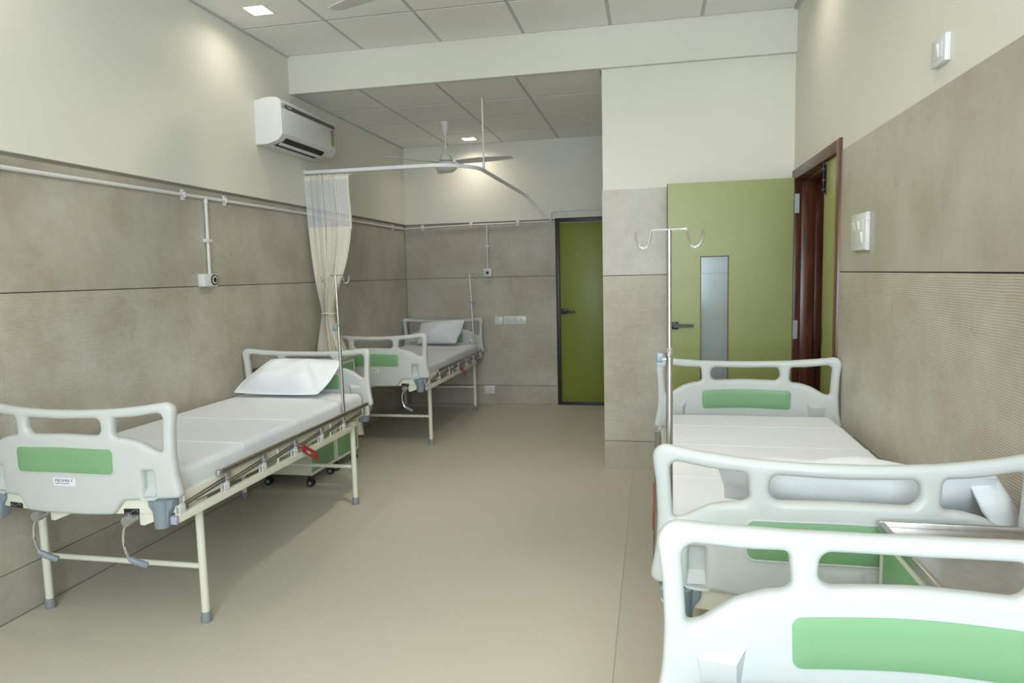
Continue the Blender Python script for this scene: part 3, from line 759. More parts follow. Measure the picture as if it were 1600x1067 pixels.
# ------------------------------------------------------------------ pillows
def pillow_mesh(BL, BR, TR, TL, th, seed, flange=0.0, rough=0.004, flap=None, corner=0.09):
    rnd = random.Random(seed); ph = [rnd.uniform(0, 6.3) for _ in range(8)]
    BL, BR, TR, TL = map(Vector, (BL, BR, TR, TL))
    nrm = ((BR - BL).cross(TL - BL)).normalized()
    n = 26; bm = bmesh.new(); F = {}; B = {}
    for i in range(n + 1):
        for j in range(n + 1):
            u = i / n; v = j / n
            # pinch the sides between the corners
            a_, b_ = 2 * u - 1, 2 * v - 1; k = corner * a_ * a_ * b_ * b_
            ur, vr = 0.5 + 0.5 * a_ * (1 - k), 0.5 + 0.5 * b_ * (1 - k)
            uu = ur + 0.045 * math.sin(PI * v) * (0.5 - u); vv = vr + 0.06 * math.sin(PI * u) * (0.5 - v)
            p = (BL * (1 - uu) + BR * uu) * (1 - vv) + (TL * (1 - uu) + TR * uu) * vv
            du = min(u, 1 - u); dv = min(v, 1 - v)
            fl = 0.06
            a = max(0, min(1, (du - fl * flange) / 0.30)); b = max(0, min(1, (dv - fl * flange) / 0.34))
            h = th * (math.sin(a * PI / 2) ** 0.8) * (math.sin(b * PI / 2) ** 0.8)
            wr = rough * (math.sin(9 * u + 5 * v + ph[0]) * math.sin(4 * v - 6 * u + ph[1]) + 0.6 * math.sin(17 * u - 11 * v + ph[2])) * (0.3 + h / th)
            e = 0.003
            edge = i in (0, n) or j in (0, n)
            drop = flap(u, v) if flap else Vector((0, 0, 0))
            F[i, j] = bm.verts.new(p + nrm * (h * 0.62 + wr + (0 if edge else e)) + drop)
            B[i, j] = F[i, j] if edge else bm.verts.new(p - nrm * (h * 0.38 - wr * 0.3 + e) + drop)
    for i in range(n):
        for j in range(n):
            bm.faces.new((F[i, j], F[i + 1, j], F[i + 1, j + 1], F[i, j + 1]))
            q = (B[i, j], B[i, j + 1], B[i + 1, j + 1], B[i + 1, j])
            if len(set(q)) == 4:
                try: bm.faces.new(q)
                except ValueError: pass
    return finish(bm, 'pillow', M_pillow, 80)
o = link('pillow', pillow_mesh((-2.675, 3.850, 0.708), (-2.005, 3.835, 0.702), (-1.925, 4.050, 0.915), (-2.475, 4.060, 0.925), 0.15, 1, flange=0.7, corner=0.12))
tag(o, 'white pillow propped on the bed below the air conditioner', 'pillow', 'pillows')
o = link('pillow', pillow_mesh((-2.50, 6.93, 0.702), (-2.03, 6.92, 0.702), (-1.94, 7.02, 0.970), (-2.475, 7.04, 0.935), 0.13, 2, rough=0.006))
tag(o, 'white pillow standing against the head board in the back corner', 'pillow', 'pillows')
o = link('pillow', pillow_mesh((0.915, 2.05, 0.715), (0.205, 2.14, 0.722), (0.165, 1.94, 0.878), (0.865, 1.895, 0.885), 0.14, 3, flange=0.4, rough=0.009, corner=0.03))
tag(o, 'white pillow against the near end board, seen through its slots', 'pillow', 'pillows')
def f(bm):
    P = [[(0.795, 1.955, 0.885), (0.835, 1.95, 0.880), (0.872, 1.955, 0.870), (0.886, 1.965, 0.845)],
         [(0.800, 1.910, 0.850), (0.842, 1.900, 0.845), (0.880, 1.905, 0.835), (0.905, 1.920, 0.800)],
         [(0.815, 1.878, 0.800), (0.845, 1.868, 0.755), (0.885, 1.868, 0.722), (0.917, 1.885, 0.722)]]
    V = [[bm.verts.new(q) for q in r] for r in P]
    for a in range(2):
        for b in range(3): bm.faces.new((V[a][b], V[a][b + 1], V[a + 1][b + 1], V[a + 1][b]))
    bmesh.ops.subdivide_edges(bm, edges=bm.edges[:], cuts=3, use_grid_fill=True, smooth=0.6)
    bmesh.ops.solidify(bm, geom=bm.faces[:], thickness=0.006)
part('case_flap', o, M_pillow, f, 80)

# ------------------------------------------------------------------ drip poles
def iv_pole(label, x, y, z0, zj, zt, rz, knob_rz, ks=1.0, lean=0.0):
    t = thing('drip_pole', label, 'drip pole', (x, y, z0), 0, 'drip poles')
    t.rotation_euler = Matrix.Rotation(lean, 3, 'Y').to_euler() if not rz else (Matrix.Rotation(lean, 3, 'Y') @ Matrix.Rotation(rz, 3, 'Z')).to_euler()
    part('lower_tube', t, M_steel, lambda bm: tube(bm, [(0, 0, 0), (0, 0, zj - z0)], 0.0094, 14))
    part('upper_tube', t, M_steel, lambda bm: tube(bm, [(0, 0, zj - z0 - 0.02), (0, 0, zt - z0)], 0.0066, 12))
    part('collar', t, M_chrome, lambda bm: lathe(bm, [(0.0098, zj - z0 - 0.022), (0.0112, zj - z0 - 0.018), (0.0112, zj - z0), (0.0085, zj - z0 + 0.003)], 0, 0, 14))
    h = zt - z0
    pts = [(-0.091, h - 0.004), (-0.090, h - 0.026), (-0.081, h - 0.044), (-0.069, h - 0.050), (-0.057, h - 0.042), (-0.052, h - 0.022), (-0.049, h - 0.006), (-0.040, h)]
    path = pts + [(0.0, h)] + [(-a, b) for a, b in reversed(pts)]
    part('hook', t, M_chrome, lambda bm: tube(bm, smooth_path([(a, 0, b) for a, b in path], 4), 0.0034, 8))
    k = part('thumb_screw', t, M_chrome, lambda bm: tube(bm, [(-0.008, 0, zj - z0 - 0.03), (-0.022, 0, zj - z0 - 0.03)], 0.0035, 8), rot=(0, 0, knob_rz))
    def kn(bm):
        prism(bm, [((0.015 + 0.0035 * math.cos(6 * a)) * math.cos(a) * ks, zj - z0 - 0.03 + (0.015 + 0.0035 * math.cos(6 * a)) * math.sin(a) * ks) for a in [2 * PI * i / 36 for i in range(36)]], 'x', -0.034, -0.020)
    part('knob', k, M_bluegrey, kn)
    return t
iv_pole('steel drip pole with two hooks on the bed below the air conditioner', -1.8165, 3.744, 0.607, 1.1645, 1.4475, math.radians(58), math.radians(-5), lean=-0.012)
iv_pole('steel drip pole with two hooks on the back corner bed', -1.8195, 6.855, 0.607, 1.165, 1.4425, math.radians(48), math.radians(132), lean=-0.040)
iv_pole('tall steel drip pole with blue knob standing before the open green door', 0.0455, 1.95, 0.607, 1.2096, 1.5400, 0.05, 0.0, 1.15)

# ------------------------------------------------------------------ bedside cabinets
def cabinet():
    t = thing('bedside_cabinet', 'x', 'cabinet', group='bedside cabinets')       # front faces local +x
    W2, D2, H = 0.185, 0.195, 0.822
    part('body', t, M_cream, lambda bm: box(bm, -D2, D2 - 0.016, -W2, W2, 0.085, H - 0.018, bevel=0.003))
    def fr(bm):
        x0, x1 = D2 - 0.018, D2
        box(bm, x0, x1, -W2, -W2 + 0.014, 0.085, H - 0.018); box(bm, x0, x1, W2 - 0.014, W2, 0.085, H - 0.018)
        box(bm, x0, x1, -W2 + 0.014, W2 - 0.014, 0.085, 0.105); box(bm, x0, x1, -W2 + 0.014, W2 - 0.014, H - 0.04, H - 0.018)
        box(bm, x0, x1, -W2 + 0.014, W2 - 0.014, 0.600, 0.612)
    part('front_frame', t, M_cream, fr)
    d = part('door', t, M_cabgreen, lambda bm: box(bm, D2 - 0.017, D2 - 0.002, -W2 + 0.016, W2 - 0.016, 0.107, 0.598, bevel=0.002))
    part('handle', d, M_chrome, lambda bm: tube(bm, smooth_path([(D2 - 0.003, -0.12, 0.42), (D2 + 0.014, -0.12, 0.425), (D2 + 0.014, -0.12, 0.495), (D2 - 0.003, -0.12, 0.50)], 4), 0.004, 8))
    d = part('drawer', t, M_cabgreen, lambda bm: box(bm, D2 - 0.017, D2 - 0.002, -W2 + 0.016, W2 - 0.016, 0.614, H - 0.042, bevel=0.002))
    part('handle', d, M_chrome, lambda bm: tube(bm, smooth_path([(D2 - 0.003, -0.05, 0.69), (D2 + 0.014, -0.045, 0.69), (D2 + 0.014, 0.045, 0.69), (D2 - 0.003, 0.05, 0.69)], 4), 0.004, 8))
    def tp(bm):
        a = D2 + 0.006; b = W2 + 0.003
        box(bm, -a, a, -b, b, H - 0.018, H - 0.008)
        rim = [(-a, a, -b, -b + 0.012), (-a, a, b - 0.012, b), (-a, -a + 0.012, -b + 0.012, b - 0.012), (a - 0.012, a, -b + 0.012, b - 0.012)]
        for r in rim: box(bm, *r, H - 0.010, H + 0.006, bevel=0.003)
    part('steel_top', t, M_steel, tp)
    for sx in (1, -1):
        for sy in (1, -1):
            cx, cy = sx * (D2 - 0.035), sy * (W2 - 0.035)
            c = part('caster', t, M_black, lambda bm: (tube(bm, [(cx, cy, 0.05), (cx, cy, 0.086)], 0.010, 10), box(bm, cx - 0.014, cx + 0.020, cy - 0.006, cy + 0.006, 0.030, 0.064, bevel=0.004)))
            part('wheel', c, M_rubber, lambda bm: [tube(bm, [(cx + 0.008, cy + q - 0.006, 0.0255), (cx + 0.008, cy + q + 0.006, 0.0255)], 0.025, 16) for q in (-0.012, 0.012)])
            part('wheel_cap', c, M_greycap, lambda bm: [tube(bm, [(cx + 0.008, cy + q - 0.0012, 0.0255), (cx + 0.008, cy + q + 0.0012, 0.0255)], 0.013, 12) for q in (-0.018, 0.018)])
    return t
cab1 = cabinet(); cab1.location = (-2.490, 4.380, 0)
cab1['label'] = 'cream bedside cabinet with green front, right behind the head board below the curtain rail'
cab2 = copy_tree(cab1); cab2.location = (-2.487, 4.768, 0)
cab2['label'] = 'cream bedside cabinet with green front, second behind the head board, next to the curtain'
cab3 = copy_tree(cab1); cab3.location = (0.722, 1.522, 0); cab3.rotation_euler = (0, 0, PI)
cab3['label'] = 'bedside cabinet with a shiny steel top between the two beds along the ribbed wall'

# ------------------------------------------------------------------ air conditioner
ac = thing('air_conditioner', 'white split air conditioner on the cream wall, with a dark grey strip', 'air conditioner', (XL + 0.0185, 4.785, 0))
A0, A1 = -0.400, 0.400
prof = fillet([(0.0, 2.362, 0), (0.0, 2.660, 0.01), (0.10, 2.676, 0.3), (0.175, 2.672, 0.03), (0.205, 2.640, 0.02), (0.205, 2.425, 0.035), (0.165, 2.385, 0.05), (0.09, 2.364, 0.1)], 5)
part('housing', ac, M_white, lambda bm: prism(bm, prof, 'y', A0, A1), 30)
part('front_panel', ac, M_white, lambda bm: box(bm, 0.198, 0.2085, A0 + 0.012, A1 - 0.004, 2.428, 2.600, bevel=0.003), 30)
part('display_strip', ac, M_acgrey, lambda bm: box(bm, 0.199, 0.2092, A0 + 0.045, A1 - 0.003, 2.6025, 2.630, bevel=0.001))
part('display_strip', ac, M_acsilver, lambda bm: box(bm, 0.197, 0.2090, A0 - 0.0005, A0 + 0.045, 2.6025, 2.630, bevel=0.001))
def f(bm):
    add_text(bm, 'Cruise', 0.022, Matrix.Translation((0.2096, A0 + 0.10, 2.617)) @ Matrix.Rotation(PI / 2, 4, 'Z') @ Matrix.Rotation(PI / 2, 4, 'X'))
part('lettering', ac, M_label, f)
# air outlet on the sloping lower front, with louvres
def f(bm):
    prism(bm, [(0.080, 2.360), (0.080, 2.372), (0.184, 2.414), (0.190, 2.405), (0.172, 2.386), (0.120, 2.367)], 'y', A0 + 0.07, A1 - 0.16)
part('outlet', ac, M_hole, f)
def f(bm, a, b):
    prism(bm, [(a[0], a[1]), (b[0], b[1]), (b[0], b[1] - 0.005), (a[0], a[1] - 0.005)], 'y', A0 + 0.06, A1 - 0.15)
part('louver', ac, M_white, lambda bm: f(bm, (0.136, 2.368), (0.158, 2.378)))
part('louver', ac, M_white, lambda bm: f(bm, (0.082, 2.360), (0.102, 2.362)))
part('seam', ac, M_acgrey, lambda bm: box(bm, 0.198, 0.2055, A0 + 0.008, A0 + 0.0095, 2.43, 2.60))
part('star_sticker', ac, M_starpink, lambda bm: tube(bm, [(0.208, A1 - 0.050, 2.566), (0.2093, A1 - 0.050, 2.566)], 0.030, 20))
def f(bm):
    for i in range(5):
        a = PI * (0.15 + 0.18 * i)
        tube(bm, [(0.2092, A1 - 0.050 + 0.021 * math.cos(a), 2.566 + 0.021 * math.sin(a)), (0.2097, A1 - 0.050 + 0.021 * math.cos(a), 2.566 + 0.021 * math.sin(a))], 0.0045, 5)
    box(bm, 0.2091, 0.2096, A1 - 0.066, A1 - 0.034, 2.548, 2.553)
part('star_mark', ac, M_hole, f)
part('energy_label', ac, M_starlime, lambda bm: box(bm, 0.208, 0.2093, A1 - 0.075, A1 - 0.025, 2.466, 2.536))

# ------------------------------------------------------------------ curtain track, ceiling rod, curtain
TY, TX, TZ = 5.045, -1.325, 2.262
trk = thing('curtain_track', 'white curtain track bending from the wall towards the bathroom door wall', 'curtain track', (XL, TY, TZ))
def track_path():
    P = [(0.012, 0, 0), (0.6, 0, 0), (0.98, 0, 0)]
    R_ = 0.36; cx, cy = (TX - XL) - R_, R_
    P = [(0.022, 0, 0), (0.5, 0, 0)] + [(cx + R_ * math.sin(a), cy - R_ * math.cos(a), 0) for a in [PI / 2 * k / 14 for k in range(15)]] + [(TX - XL, 1.2, 0), (TX - XL, YB - TY - 0.012, 0)]
    return P
def f(bm):
    P = [Vector(p) for p in track_path()]; rings = []
    for i, p in enumerate(P):
        t = (P[min(i + 1, len(P) - 1)] - P[max(i - 1, 0)]).normalized(); n_ = Vector((-t.y, t.x, 0))
        rings.append([bm.verts.new(p + n_ * a + Vector((0, 0, b))) for a, b in ((-0.009, -0.0125), (0.009, -0.0125), (0.009, 0.0125), (-0.009, 0.0125))])
    for a, b in zip(rings[:-1], rings[1:]):
        for k in range(4): bm.faces.new((a[k], a[(k + 1) % 4], b[(k + 1) % 4], b[k]))
    bm.faces.new(rings[0]); bm.faces.new(rings[-1])
part('rail', trk, M_track, f)
part('wall_bracket', trk, M_white, lambda bm: (box(bm, 0.0185, 0.030, -0.018, 0.018, -0.016, 0.022, bevel=0.003), ))
part('wall_bracket', trk, M_white, lambda bm: (box(bm, TX - XL - 0.018, TX - XL + 0.018, YB - TY - 0.035, YB - TY - 0.0085, -0.016, 0.022, bevel=0.003), ))
ry = 0.40
part('ceiling_rod', trk, M_track, lambda bm: (tube(bm, [(TX - XL, ry, 0.010), (TX - XL, ry, ZA - TZ - 0.002)], 0.0075, 10), tube(bm, [(TX - XL, ry, 0.0), (TX - XL, ry, 0.07)], 0.011, 10)))
cur = thing('curtain', 'cream hospital curtain with netted top, gathered by a tie in the middle', 'curtain', (0, TY, 0))
KEY = [(2.232, -2.682, -2.312), (2.10, -2.680, -2.312), (1.83, -2.668, -2.306), (1.60, -2.650, -2.346), (1.42, -2.628, -2.405), (1.30, -2.606, -2.458), (1.20, -2.588, -2.486), (1.152, -2.582, -2.490), (1.08, -2.596, -2.480), (0.95, -2.622, -2.430), (0.84, -2.642, -2.386), (0.60, -2.672, -2.330), (0.17, -2.682, -2.270)]
def key(z):
    for (za, a0, a1), (zb, b0, b1) in zip(KEY[:-1], KEY[1:]):
        if za >= z >= zb:
            t = (za - z) / (za - zb); i = KEY.index((za, a0, a1))
            p = KEY[max(i - 1, 0)]; q = KEY[min(i + 2, len(KEY) - 1)]; out = []
            for c, u0, u1 in ((1, a0, b0), (2, a1, b1)):
                ma = (u1 - p[c]) / max(1e-6, p[0] - zb) * (za - zb); mb = (q[c] - u0) / max(1e-6, za - q[0]) * (za - zb)
                out.append((2 * t ** 3 - 3 * t * t + 1) * u0 + (t ** 3 - 2 * t * t + t) * ma + (3 * t * t - 2 * t ** 3) * u1 + (t ** 3 - t * t) * mb)
            return tuple(out)
    return KEY[-1][1:]
NU = 150
def cloth(bm, z1, z0, nz, uvscale=None, thick_off=0.0):
    uvl = bm.loops.layers.uv.new('UVMap') if uvscale else None
    V = []
    for j in range(nz + 1):
        z = z1 + (z0 - z1) * j / nz; xa, xb = key(z); row = []
        wdt = xb - xa; amp = 0.011 + 0.020 * (1 - min(1, abs(wdt - 0.09) / 0.28)) + (0.006 if z < 1.15 else 0)
        amp = min(amp, 0.026)
        for i in range(NU + 1):
            u = i / NU
            fold = math.sin(2 * PI * (6.5 * u + 0.7 * u * u) + 0.6) + 0.45 * math.sin(2 * PI * 11 * u + 1.3 + 0.4 * z)
            flat = 1.0 if u < 0.62 else max(0.45, 1 - (u - 0.62) * 2.2) if z > 1.45 else 1.0
            bulge = 0.02 * math.sin(PI * u)
            jx = 0.006 * math.sin(2 * PI * 6.5 * u + 1.5) * (0.6 + wdt)
            row.append(bm.verts.new((xa + wdt * u + jx * math.sin(PI * u), -bulge - amp * fold * flat * 0.75, z)))
        V.append(row)
    for j in range(nz):
        for i in range(NU):
            f_ = bm.faces.new((V[j][i], V[j][i + 1], V[j + 1][i + 1], V[j + 1][i]))
            if uvl:
                zz = [z1 + (z0 - z1) * (j + k) / nz for k in (0, 0, 1, 1)]; uu = [i, i + 1, i + 1, i]
                for lp, a, b in zip(f_.loops, uu, zz): lp[uvl].uv = (a / NU * uvscale, b / 0.0118)
part('curtain_net', cur, M_net, lambda bm: cloth(bm, 2.200, 1.832, 20, 36), 180)
part('curtain_heading', cur, M_curtain, lambda bm: cloth(bm, 2.234, 2.200, 3), 180)
part('curtain_cloth', cur, M_curtain, lambda bm: cloth(bm, 1.832, 0.17, 70), 180)
part('curtain_hem', cur, M_curtain, lambda bm: [box(bm, key(z)[1] - 0.012, key(z)[1] + 0.004, -0.012, 0.004, z - 0.031, z + 0.031) for z in [1.84 + 0.06 * k for k in range(7)]], 60)
part('curtain_tie', cur, M_curtain, lambda bm: (tube(bm, [(-2.536 + 0.052 * math.cos(a), -0.008 + 0.040 * math.sin(a), 1.153 + 0.004 * math.sin(3 * a)) for a in [2 * PI * k / 24 for k in range(25)]], 0.006, 8, caps=False)), 180)
for k in range(10):
    part('runner', cur, M_white, lambda bm: tube(bm, [(-2.672 + 0.039 * k, -0.002, 2.232), (-2.672 + 0.039 * k, -0.002, 2.2485)], 0.003, 6))

# ------------------------------------------------------------------ ceiling fans
def fan(label, loc, zc, zh, a0, scale=1.0):
    t = thing('ceiling_fan', label, 'ceiling fan', (loc[0], loc[1], 0), 0, 'ceiling fans')
    part('down_rod', t, M_fan, lambda bm: tube(bm, [(0, 0, zh + 0.06), (0, 0, zc - 0.01)], 0.0095, 12))
    part('canopy', t, M_fan, lambda bm: lathe(bm, [(0.012, zc - 0.125), (0.018, zc - 0.115), (0.045, zc - 0.03), (0.052, zc - 0.012), (0.050, zc - 0.003)], 0, 0, 20))
    part('motor_cover', t, M_fan, lambda bm: lathe(bm, [(0.060, zh + 0.030), (0.062, zh + 0.040), (0.048, zh + 0.075), (0.022, zh + 0.125), (0.013, zh + 0.135)], 0, 0, 22))
    part('motor', t, M_fan, lambda bm: lathe(bm, [(0.030, zh - 0.078), (0.070, zh - 0.068), (0.098, zh - 0.042), (0.106, zh - 0.012), (0.098, zh + 0.010), (0.070, zh + 0.024), (0.03, zh + 0.032)], 0, 0, 28))
    for k in range(3):
        def bl(bm):
            n_ = 14; top = []; bot = []
            for i in range(n_ + 1):
                r = 0.115 + (0.65 - 0.115) * i / n_; s = i / n_
                w_ = 0.050 + 0.018 * math.sin(PI * min(1, s * 1.1)); w_ = w_ * (1 if s < 0.97 else 0.8)
                for lst, dz in ((top, 0.0022), (bot, -0.0022)):
                    lst.append([bm.verts.new((r, q * w_, zh + 0.012 + dz - 0.14 * q * w_ * 1.0 - 0.004 * (1 - q * q))) for q in (-1, -0.33, 0.33, 1)])
            for lst in (top, bot):
                for a, b in zip(lst[:-1], lst[1:]):
                    for m in range(3): bm.faces.new((a[m], a[m + 1], b[m + 1], b[m]))
            for m in (0, 3):
                for a, b, c, d in zip(top[:-1], top[1:], bot[1:], bot[:-1]): bm.faces.new((a[m], b[m], c[m], d[m]))
            for e in (0, -1):
                for m in range(3): bm.faces.new((top[e][m], top[e][m + 1], bot[e][m + 1], bot[e][m]))
        b = part('blade', t, M_fanblade, bl, 30, rot=(0, 0, math.radians(a0 + 120 * k)))
        part('blade_iron', b, M_fan, lambda bm: (box(bm, 0.085, 0.17, -0.018, 0.018, zh - 0.010, zh - 0.004, bevel=0.002),))
    return t
fan('white three-bladed ceiling fan over the back alcove', (-1.86, 6.18), ZA, 2.452, -9.5)
fan('white ceiling fan over the main room, cut by the upper frame edge', (-1.01, 3.165), ZC, 2.80, 36.5)

# ------------------------------------------------------------------ downlights and added fill lights
def downlight(label, x, y, z, s=0.066, power=LAMP_W):
    t = thing('downlight', label, 'ceiling light', (x, y, z), 0, 'square ceiling downlights')
    def fr(bm):
        e = s + 0.010
        for r in ((-e, e, -e, -s), (-e, e, s, e), (-e, -s, -s, s), (s, e, -s, s)): box(bm, *r, -0.006, -0.0012, bevel=0.001)
    part('frame', t, M_fan, fr)
    part('diffuser', t, M_lit, lambda bm: box(bm, -s, s, -s, s, -0.0035, -0.0012))
    d = bpy.data.lights.new('downlight_lamp', 'AREA'); d.shape = 'SQUARE'; d.size = s * 1.9; d.energy = power; d.color = LAMP_COL; d.spread = math.radians(150)
    o = bpy.data.objects.new('downlight_lamp', d); o.location = (0, 0, -0.008); o.parent = t; COL.objects.link(o)
downlight('square lit downlight in the main ceiling near the left cream wall', -2.386, 4.014, ZC)
downlight('square lit downlight in the alcove ceiling beside the fan', -1.852, 7.005, ZA, power=LAMP_W * 1.75)
for x, y, pw, lab in ((0.60, 4.03, 1.0, 'downlight by the right cream wall above the wooden door frame'), (-2.386, 2.25, 1.0, 'downlight by the left cream wall above the foot of the bed'),
                      (0.60, 2.25, 1.0, 'downlight by the right cream wall above the tall drip pole'), (-2.386, 0.5, 1.0, 'downlight by the left cream wall near the camera'),
                      (0.60, 0.5, 1.0, 'downlight by the right cream wall above the cut off bed'), (-0.9, 3.25, 9.5, 'fill light added beside the main room fan'),
                      (-0.9, 0.9, 3.5, 'fill light added above the open floor near the camera'), (-0.9, -0.9, 3.5, 'fill light added above the floor behind the camera')):  # the three central ones are unseen, added to brighten floor and ceiling
    downlight('square ' + lab, x, y, ZC, power=LAMP_W * pw)

# ------------------------------------------------------------------ conduits, socket boxes, plates
def conduit_clip(bm, c, axis):
    x, y, z = c
    if axis == 'y':      # on the left wall, pipe runs along y
        box(bm, x - 0.012, x - 0.002, y - 0.016, y + 0.016, z - 0.032, z + 0.032, bevel=0.002)
        box(bm, x - 0.004, x + 0.014, y - 0.009, y + 0.009, z - 0.015, z + 0.015, bevel=0.004)
    elif axis == 'x':
        box(bm, x - 0.016, x + 0.016, y + 0.002, y + 0.012, z - 0.032, z + 0.032, bevel=0.002)
        box(bm, x - 0.009, x + 0.009, y - 0.014, y + 0.004, z - 0.015, z + 0.015, bevel=0.004)
PX = XL + 0.010
cn = thing('conduit', 'white cable conduit clipped along the stone wall below the air conditioner, with one drop', 'conduit', (0, 0, 0))
part('pipe', cn, M_pipe, lambda bm: tube(bm, [(PX, YR + 0.05, 1.922), (PX, 2.44, 1.930), (PX, 3.8, 1.940), (PX, 5.6, 1.948), (PX, YB - 0.02, 1.950)], 0.0105, 12))
part('drop_pipe', cn, M_pipe, lambda bm: (tube(bm, [(PX, 3.792, 1.475), (PX, 3.800, 1.94)], 0.0095, 12), tube(bm, [(PX, 3.80, 1.905), (PX, 3.80, 1.945)], 0.0135, 12)))
for y, z in ((2.425, 1.930), (3.60, 1.938), (4.0, 1.942), (5.6, 1.948), (6.914, 1.950), (0.8, 1.925)):
    part('clip', cn, M_white, lambda bm: conduit_clip(bm, (PX, y, z), 'y'))
part('clip', cn, M_white, lambda bm: box(bm, PX - 0.013, PX + 0.013, 3.764, 3.822, 1.668, 1.690, bevel=0.002))
PY = YB - 0.018
cn = thing('conduit', 'white cable conduit across the alcove end wall, stepping up over the bathroom door', 'conduit', (0, 0, 0))
part('pipe', cn, M_pipe, lambda bm: tube(bm, [(XL + 0.02, PY, 1.955), (-1.9, PY, 1.972), (-1.09, PY, 1.976), (-1.066, PY, 1.978), (-1.058, PY, 1.986), (-1.056, PY, 2.062), (-1.050, PY, 2.074), (-1.034, PY, 2.078), (-0.52, PY, 2.086), (XC - 0.005, PY, 2.088)], 0.0085, 10))
part('drop_pipe', cn, M_pipe, lambda bm: tube(bm, [(-1.758, PY, 1.495), (-1.758, PY, 1.970)], 0.008, 10))
for x, z in ((-2.49, 1.960), (-1.935, 1.971), (-1.416, 1.974), (-0.964, 2.079)):
    part('clip', cn, M_white, lambda bm: conduit_clip(bm, (x, PY, z), 'x'))
part('clip', cn, M_white, lambda bm: box(bm, -1.784, -1.732, PY - 0.011, PY + 0.012, 1.726, 1.744, bevel=0.002))

sb = thing('socket_box', 'white wall box with a round black outlet, below the conduit drop near the air conditioner', 'socket box', (XL - 0.004, 3.757, 1.438), 0, 'round outlet boxes')
part('box_body', sb, M_white, lambda bm: box(bm, 0.0, 0.048, -0.062, 0.062, -0.040, 0.037, bevel=0.003))
part('outlet_ring', sb, M_black, lambda bm: (tube(bm, [(0.047, 0.030, 0), (0.052, 0.030, 0)], 0.033, 24)))
part('outlet_face', sb, M_white, lambda bm: tube(bm, [(0.050, 0.030, 0), (0.0532, 0.030, 0)], 0.025, 24))
part('outlet_hole', sb, M_hole, lambda bm: tube(bm, [(0.052, 0.030, 0), (0.0545, 0.030, 0)], 0.016, 20))
sb = thing('socket_box', 'small white wall box with a round black outlet beside the corner bed drip pole', 'socket box', (-1.757, YB + 0.002, 1.450), 0, 'round outlet boxes')
part('box_body', sb, M_white, lambda bm: box(bm, -0.043, 0.043, -0.046, 0.0, -0.044, 0.044, bevel=0.003))
part('outlet_ring', sb, M_linegrey, lambda bm: tube(bm, [(0, -0.045, 0), (0, -0.049, 0)], 0.029, 24))
part('outlet_face', sb, M_white, lambda bm: tube(bm, [(0, -0.047, 0), (0, -0.050, 0)], 0.026, 24))
part('outlet_hole', sb, M_hole, lambda bm: tube(bm, [(0, -0.049, 0), (0, -0.0515, 0)], 0.016, 20))

def plate(name, label, cat, x0, x1, z0, z1):
    t = thing(name, label, cat, ((x0 + x1) / 2, YB + 0.002, (z0 + z1) / 2))
    hw, hh = (x1 - x0) / 2, (z1 - z0) / 2
    part('cover_plate', t, M_white, lambda bm: box(bm, -hw, hw, -0.012, 0, -hh, hh, bevel=0.003))
    return t, hw, hh
def sockets(t, cxs, sc=1.0):
    for cx in cxs:
        def f(bm):
            for dx, dz, r in ((0, 0.013, 0.0052), (-0.0125, -0.010, 0.0042), (0.0125, -0.010, 0.0042)):
                tube(bm, [(cx + dx * sc, -0.0115, dz * sc), (cx + dx * sc, -0.0128, dz * sc)], r * sc, 8)
        part('pin_hole', t, M_hole, f)
t, a, b = plate('blank_plate', 'plain square white blank plate beside the triple power socket', 'wall plate', -1.697, -1.606, 0.881, 0.968)
part('inner_panel', t, M_white, lambda bm: box(bm, -a + 0.008, a - 0.008, -0.0135, -0.010, -b + 0.008, b - 0.008, bevel=0.001))
t, a, b = plate('power_socket', 'long white triple power socket on the alcove end wall', 'socket', -1.599, -1.349, 0.881, 0.972)
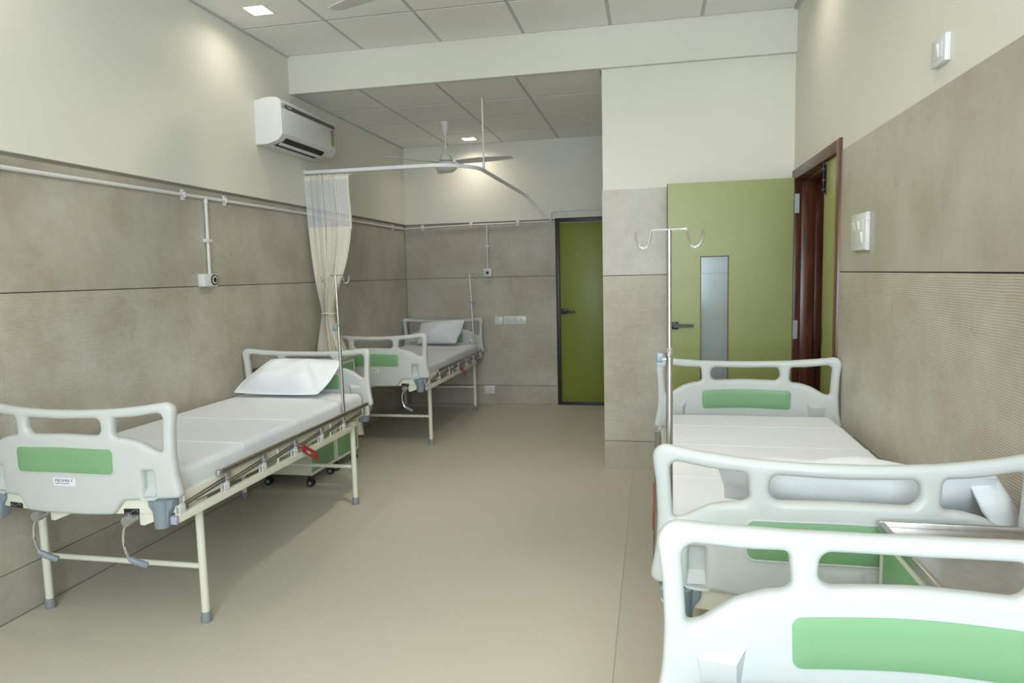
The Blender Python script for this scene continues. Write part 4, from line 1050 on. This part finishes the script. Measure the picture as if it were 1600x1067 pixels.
part('inner_panel', t, M_white, lambda bm: box(bm, -a + 0.012, a - 0.012, -0.0118, -0.010, -b + 0.010, b - 0.010, bevel=0.001))
sockets(t, (-0.066, 0.003, 0.070))
t, a, b = plate('power_socket', 'white single power socket low on the alcove wall above the floor', 'socket', -1.838, -1.722, 0.113, 0.204)
part('switch_rocker', t, M_white, lambda bm: box(bm, -0.046, -0.012, -0.0135, -0.010, -0.028, 0.028, bevel=0.001))
sockets(t, (0.012,), 0.95)

# switch plates on the right wall
t = thing('switch_plate', 'white switch box with three rocker switches, beside the wooden door frame', 'light switch', (XR - 0.003, 3.345, 1.578))
part('box_body', t, M_white, lambda bm: box(bm, -0.016, 0.0, -0.110, 0.110, -0.083, 0.083, bevel=0.003))
part('cover_plate', t, M_white, lambda bm: box(bm, -0.020, -0.015, -0.108, 0.108, -0.081, 0.081, bevel=0.003))
part('inner_panel', t, M_white, lambda bm: (box(bm, -0.0213, -0.019, -0.078, 0.084, -0.056, 0.054, bevel=0.0008)))
def rocker(y, z, w_, h_):
    part('rocker', t, M_white, lambda bm: prism(bm, [(-0.020, z - h_), (-0.020, z + h_), (-0.030, z + h_), (-0.023, z - h_)], 'y', y - w_, y + w_))
rocker(0.058, 0.026, 0.020, 0.020); rocker(0.002, 0.028, 0.020, 0.020); rocker(-0.052, -0.028, 0.014, 0.026)
for z in (0.045, -0.05): part('screw', t, M_zinc, lambda bm: tube(bm, [(-0.008, -0.1095, z), (-0.008, -0.1112, z)], 0.003, 8))
t = thing('switch_plate', 'white switch plate with one rocker, high on the cream plaster above the tiles', 'light switch', (XR, 2.527, 2.113))
part('cover_plate', t, M_white, lambda bm: box(bm, -0.018, 0.0, -0.056, 0.056, -0.043, 0.043, bevel=0.003))
part('inner_panel', t, M_white, lambda bm: box(bm, -0.0192, -0.017, -0.034, 0.034, -0.026, 0.026, bevel=0.0008))
part('rocker', t, M_white, lambda bm: prism(bm, [(-0.019, -0.020), (-0.019, 0.020), (-0.026, 0.020), (-0.0205, -0.020)], 'y', -0.008, 0.010))
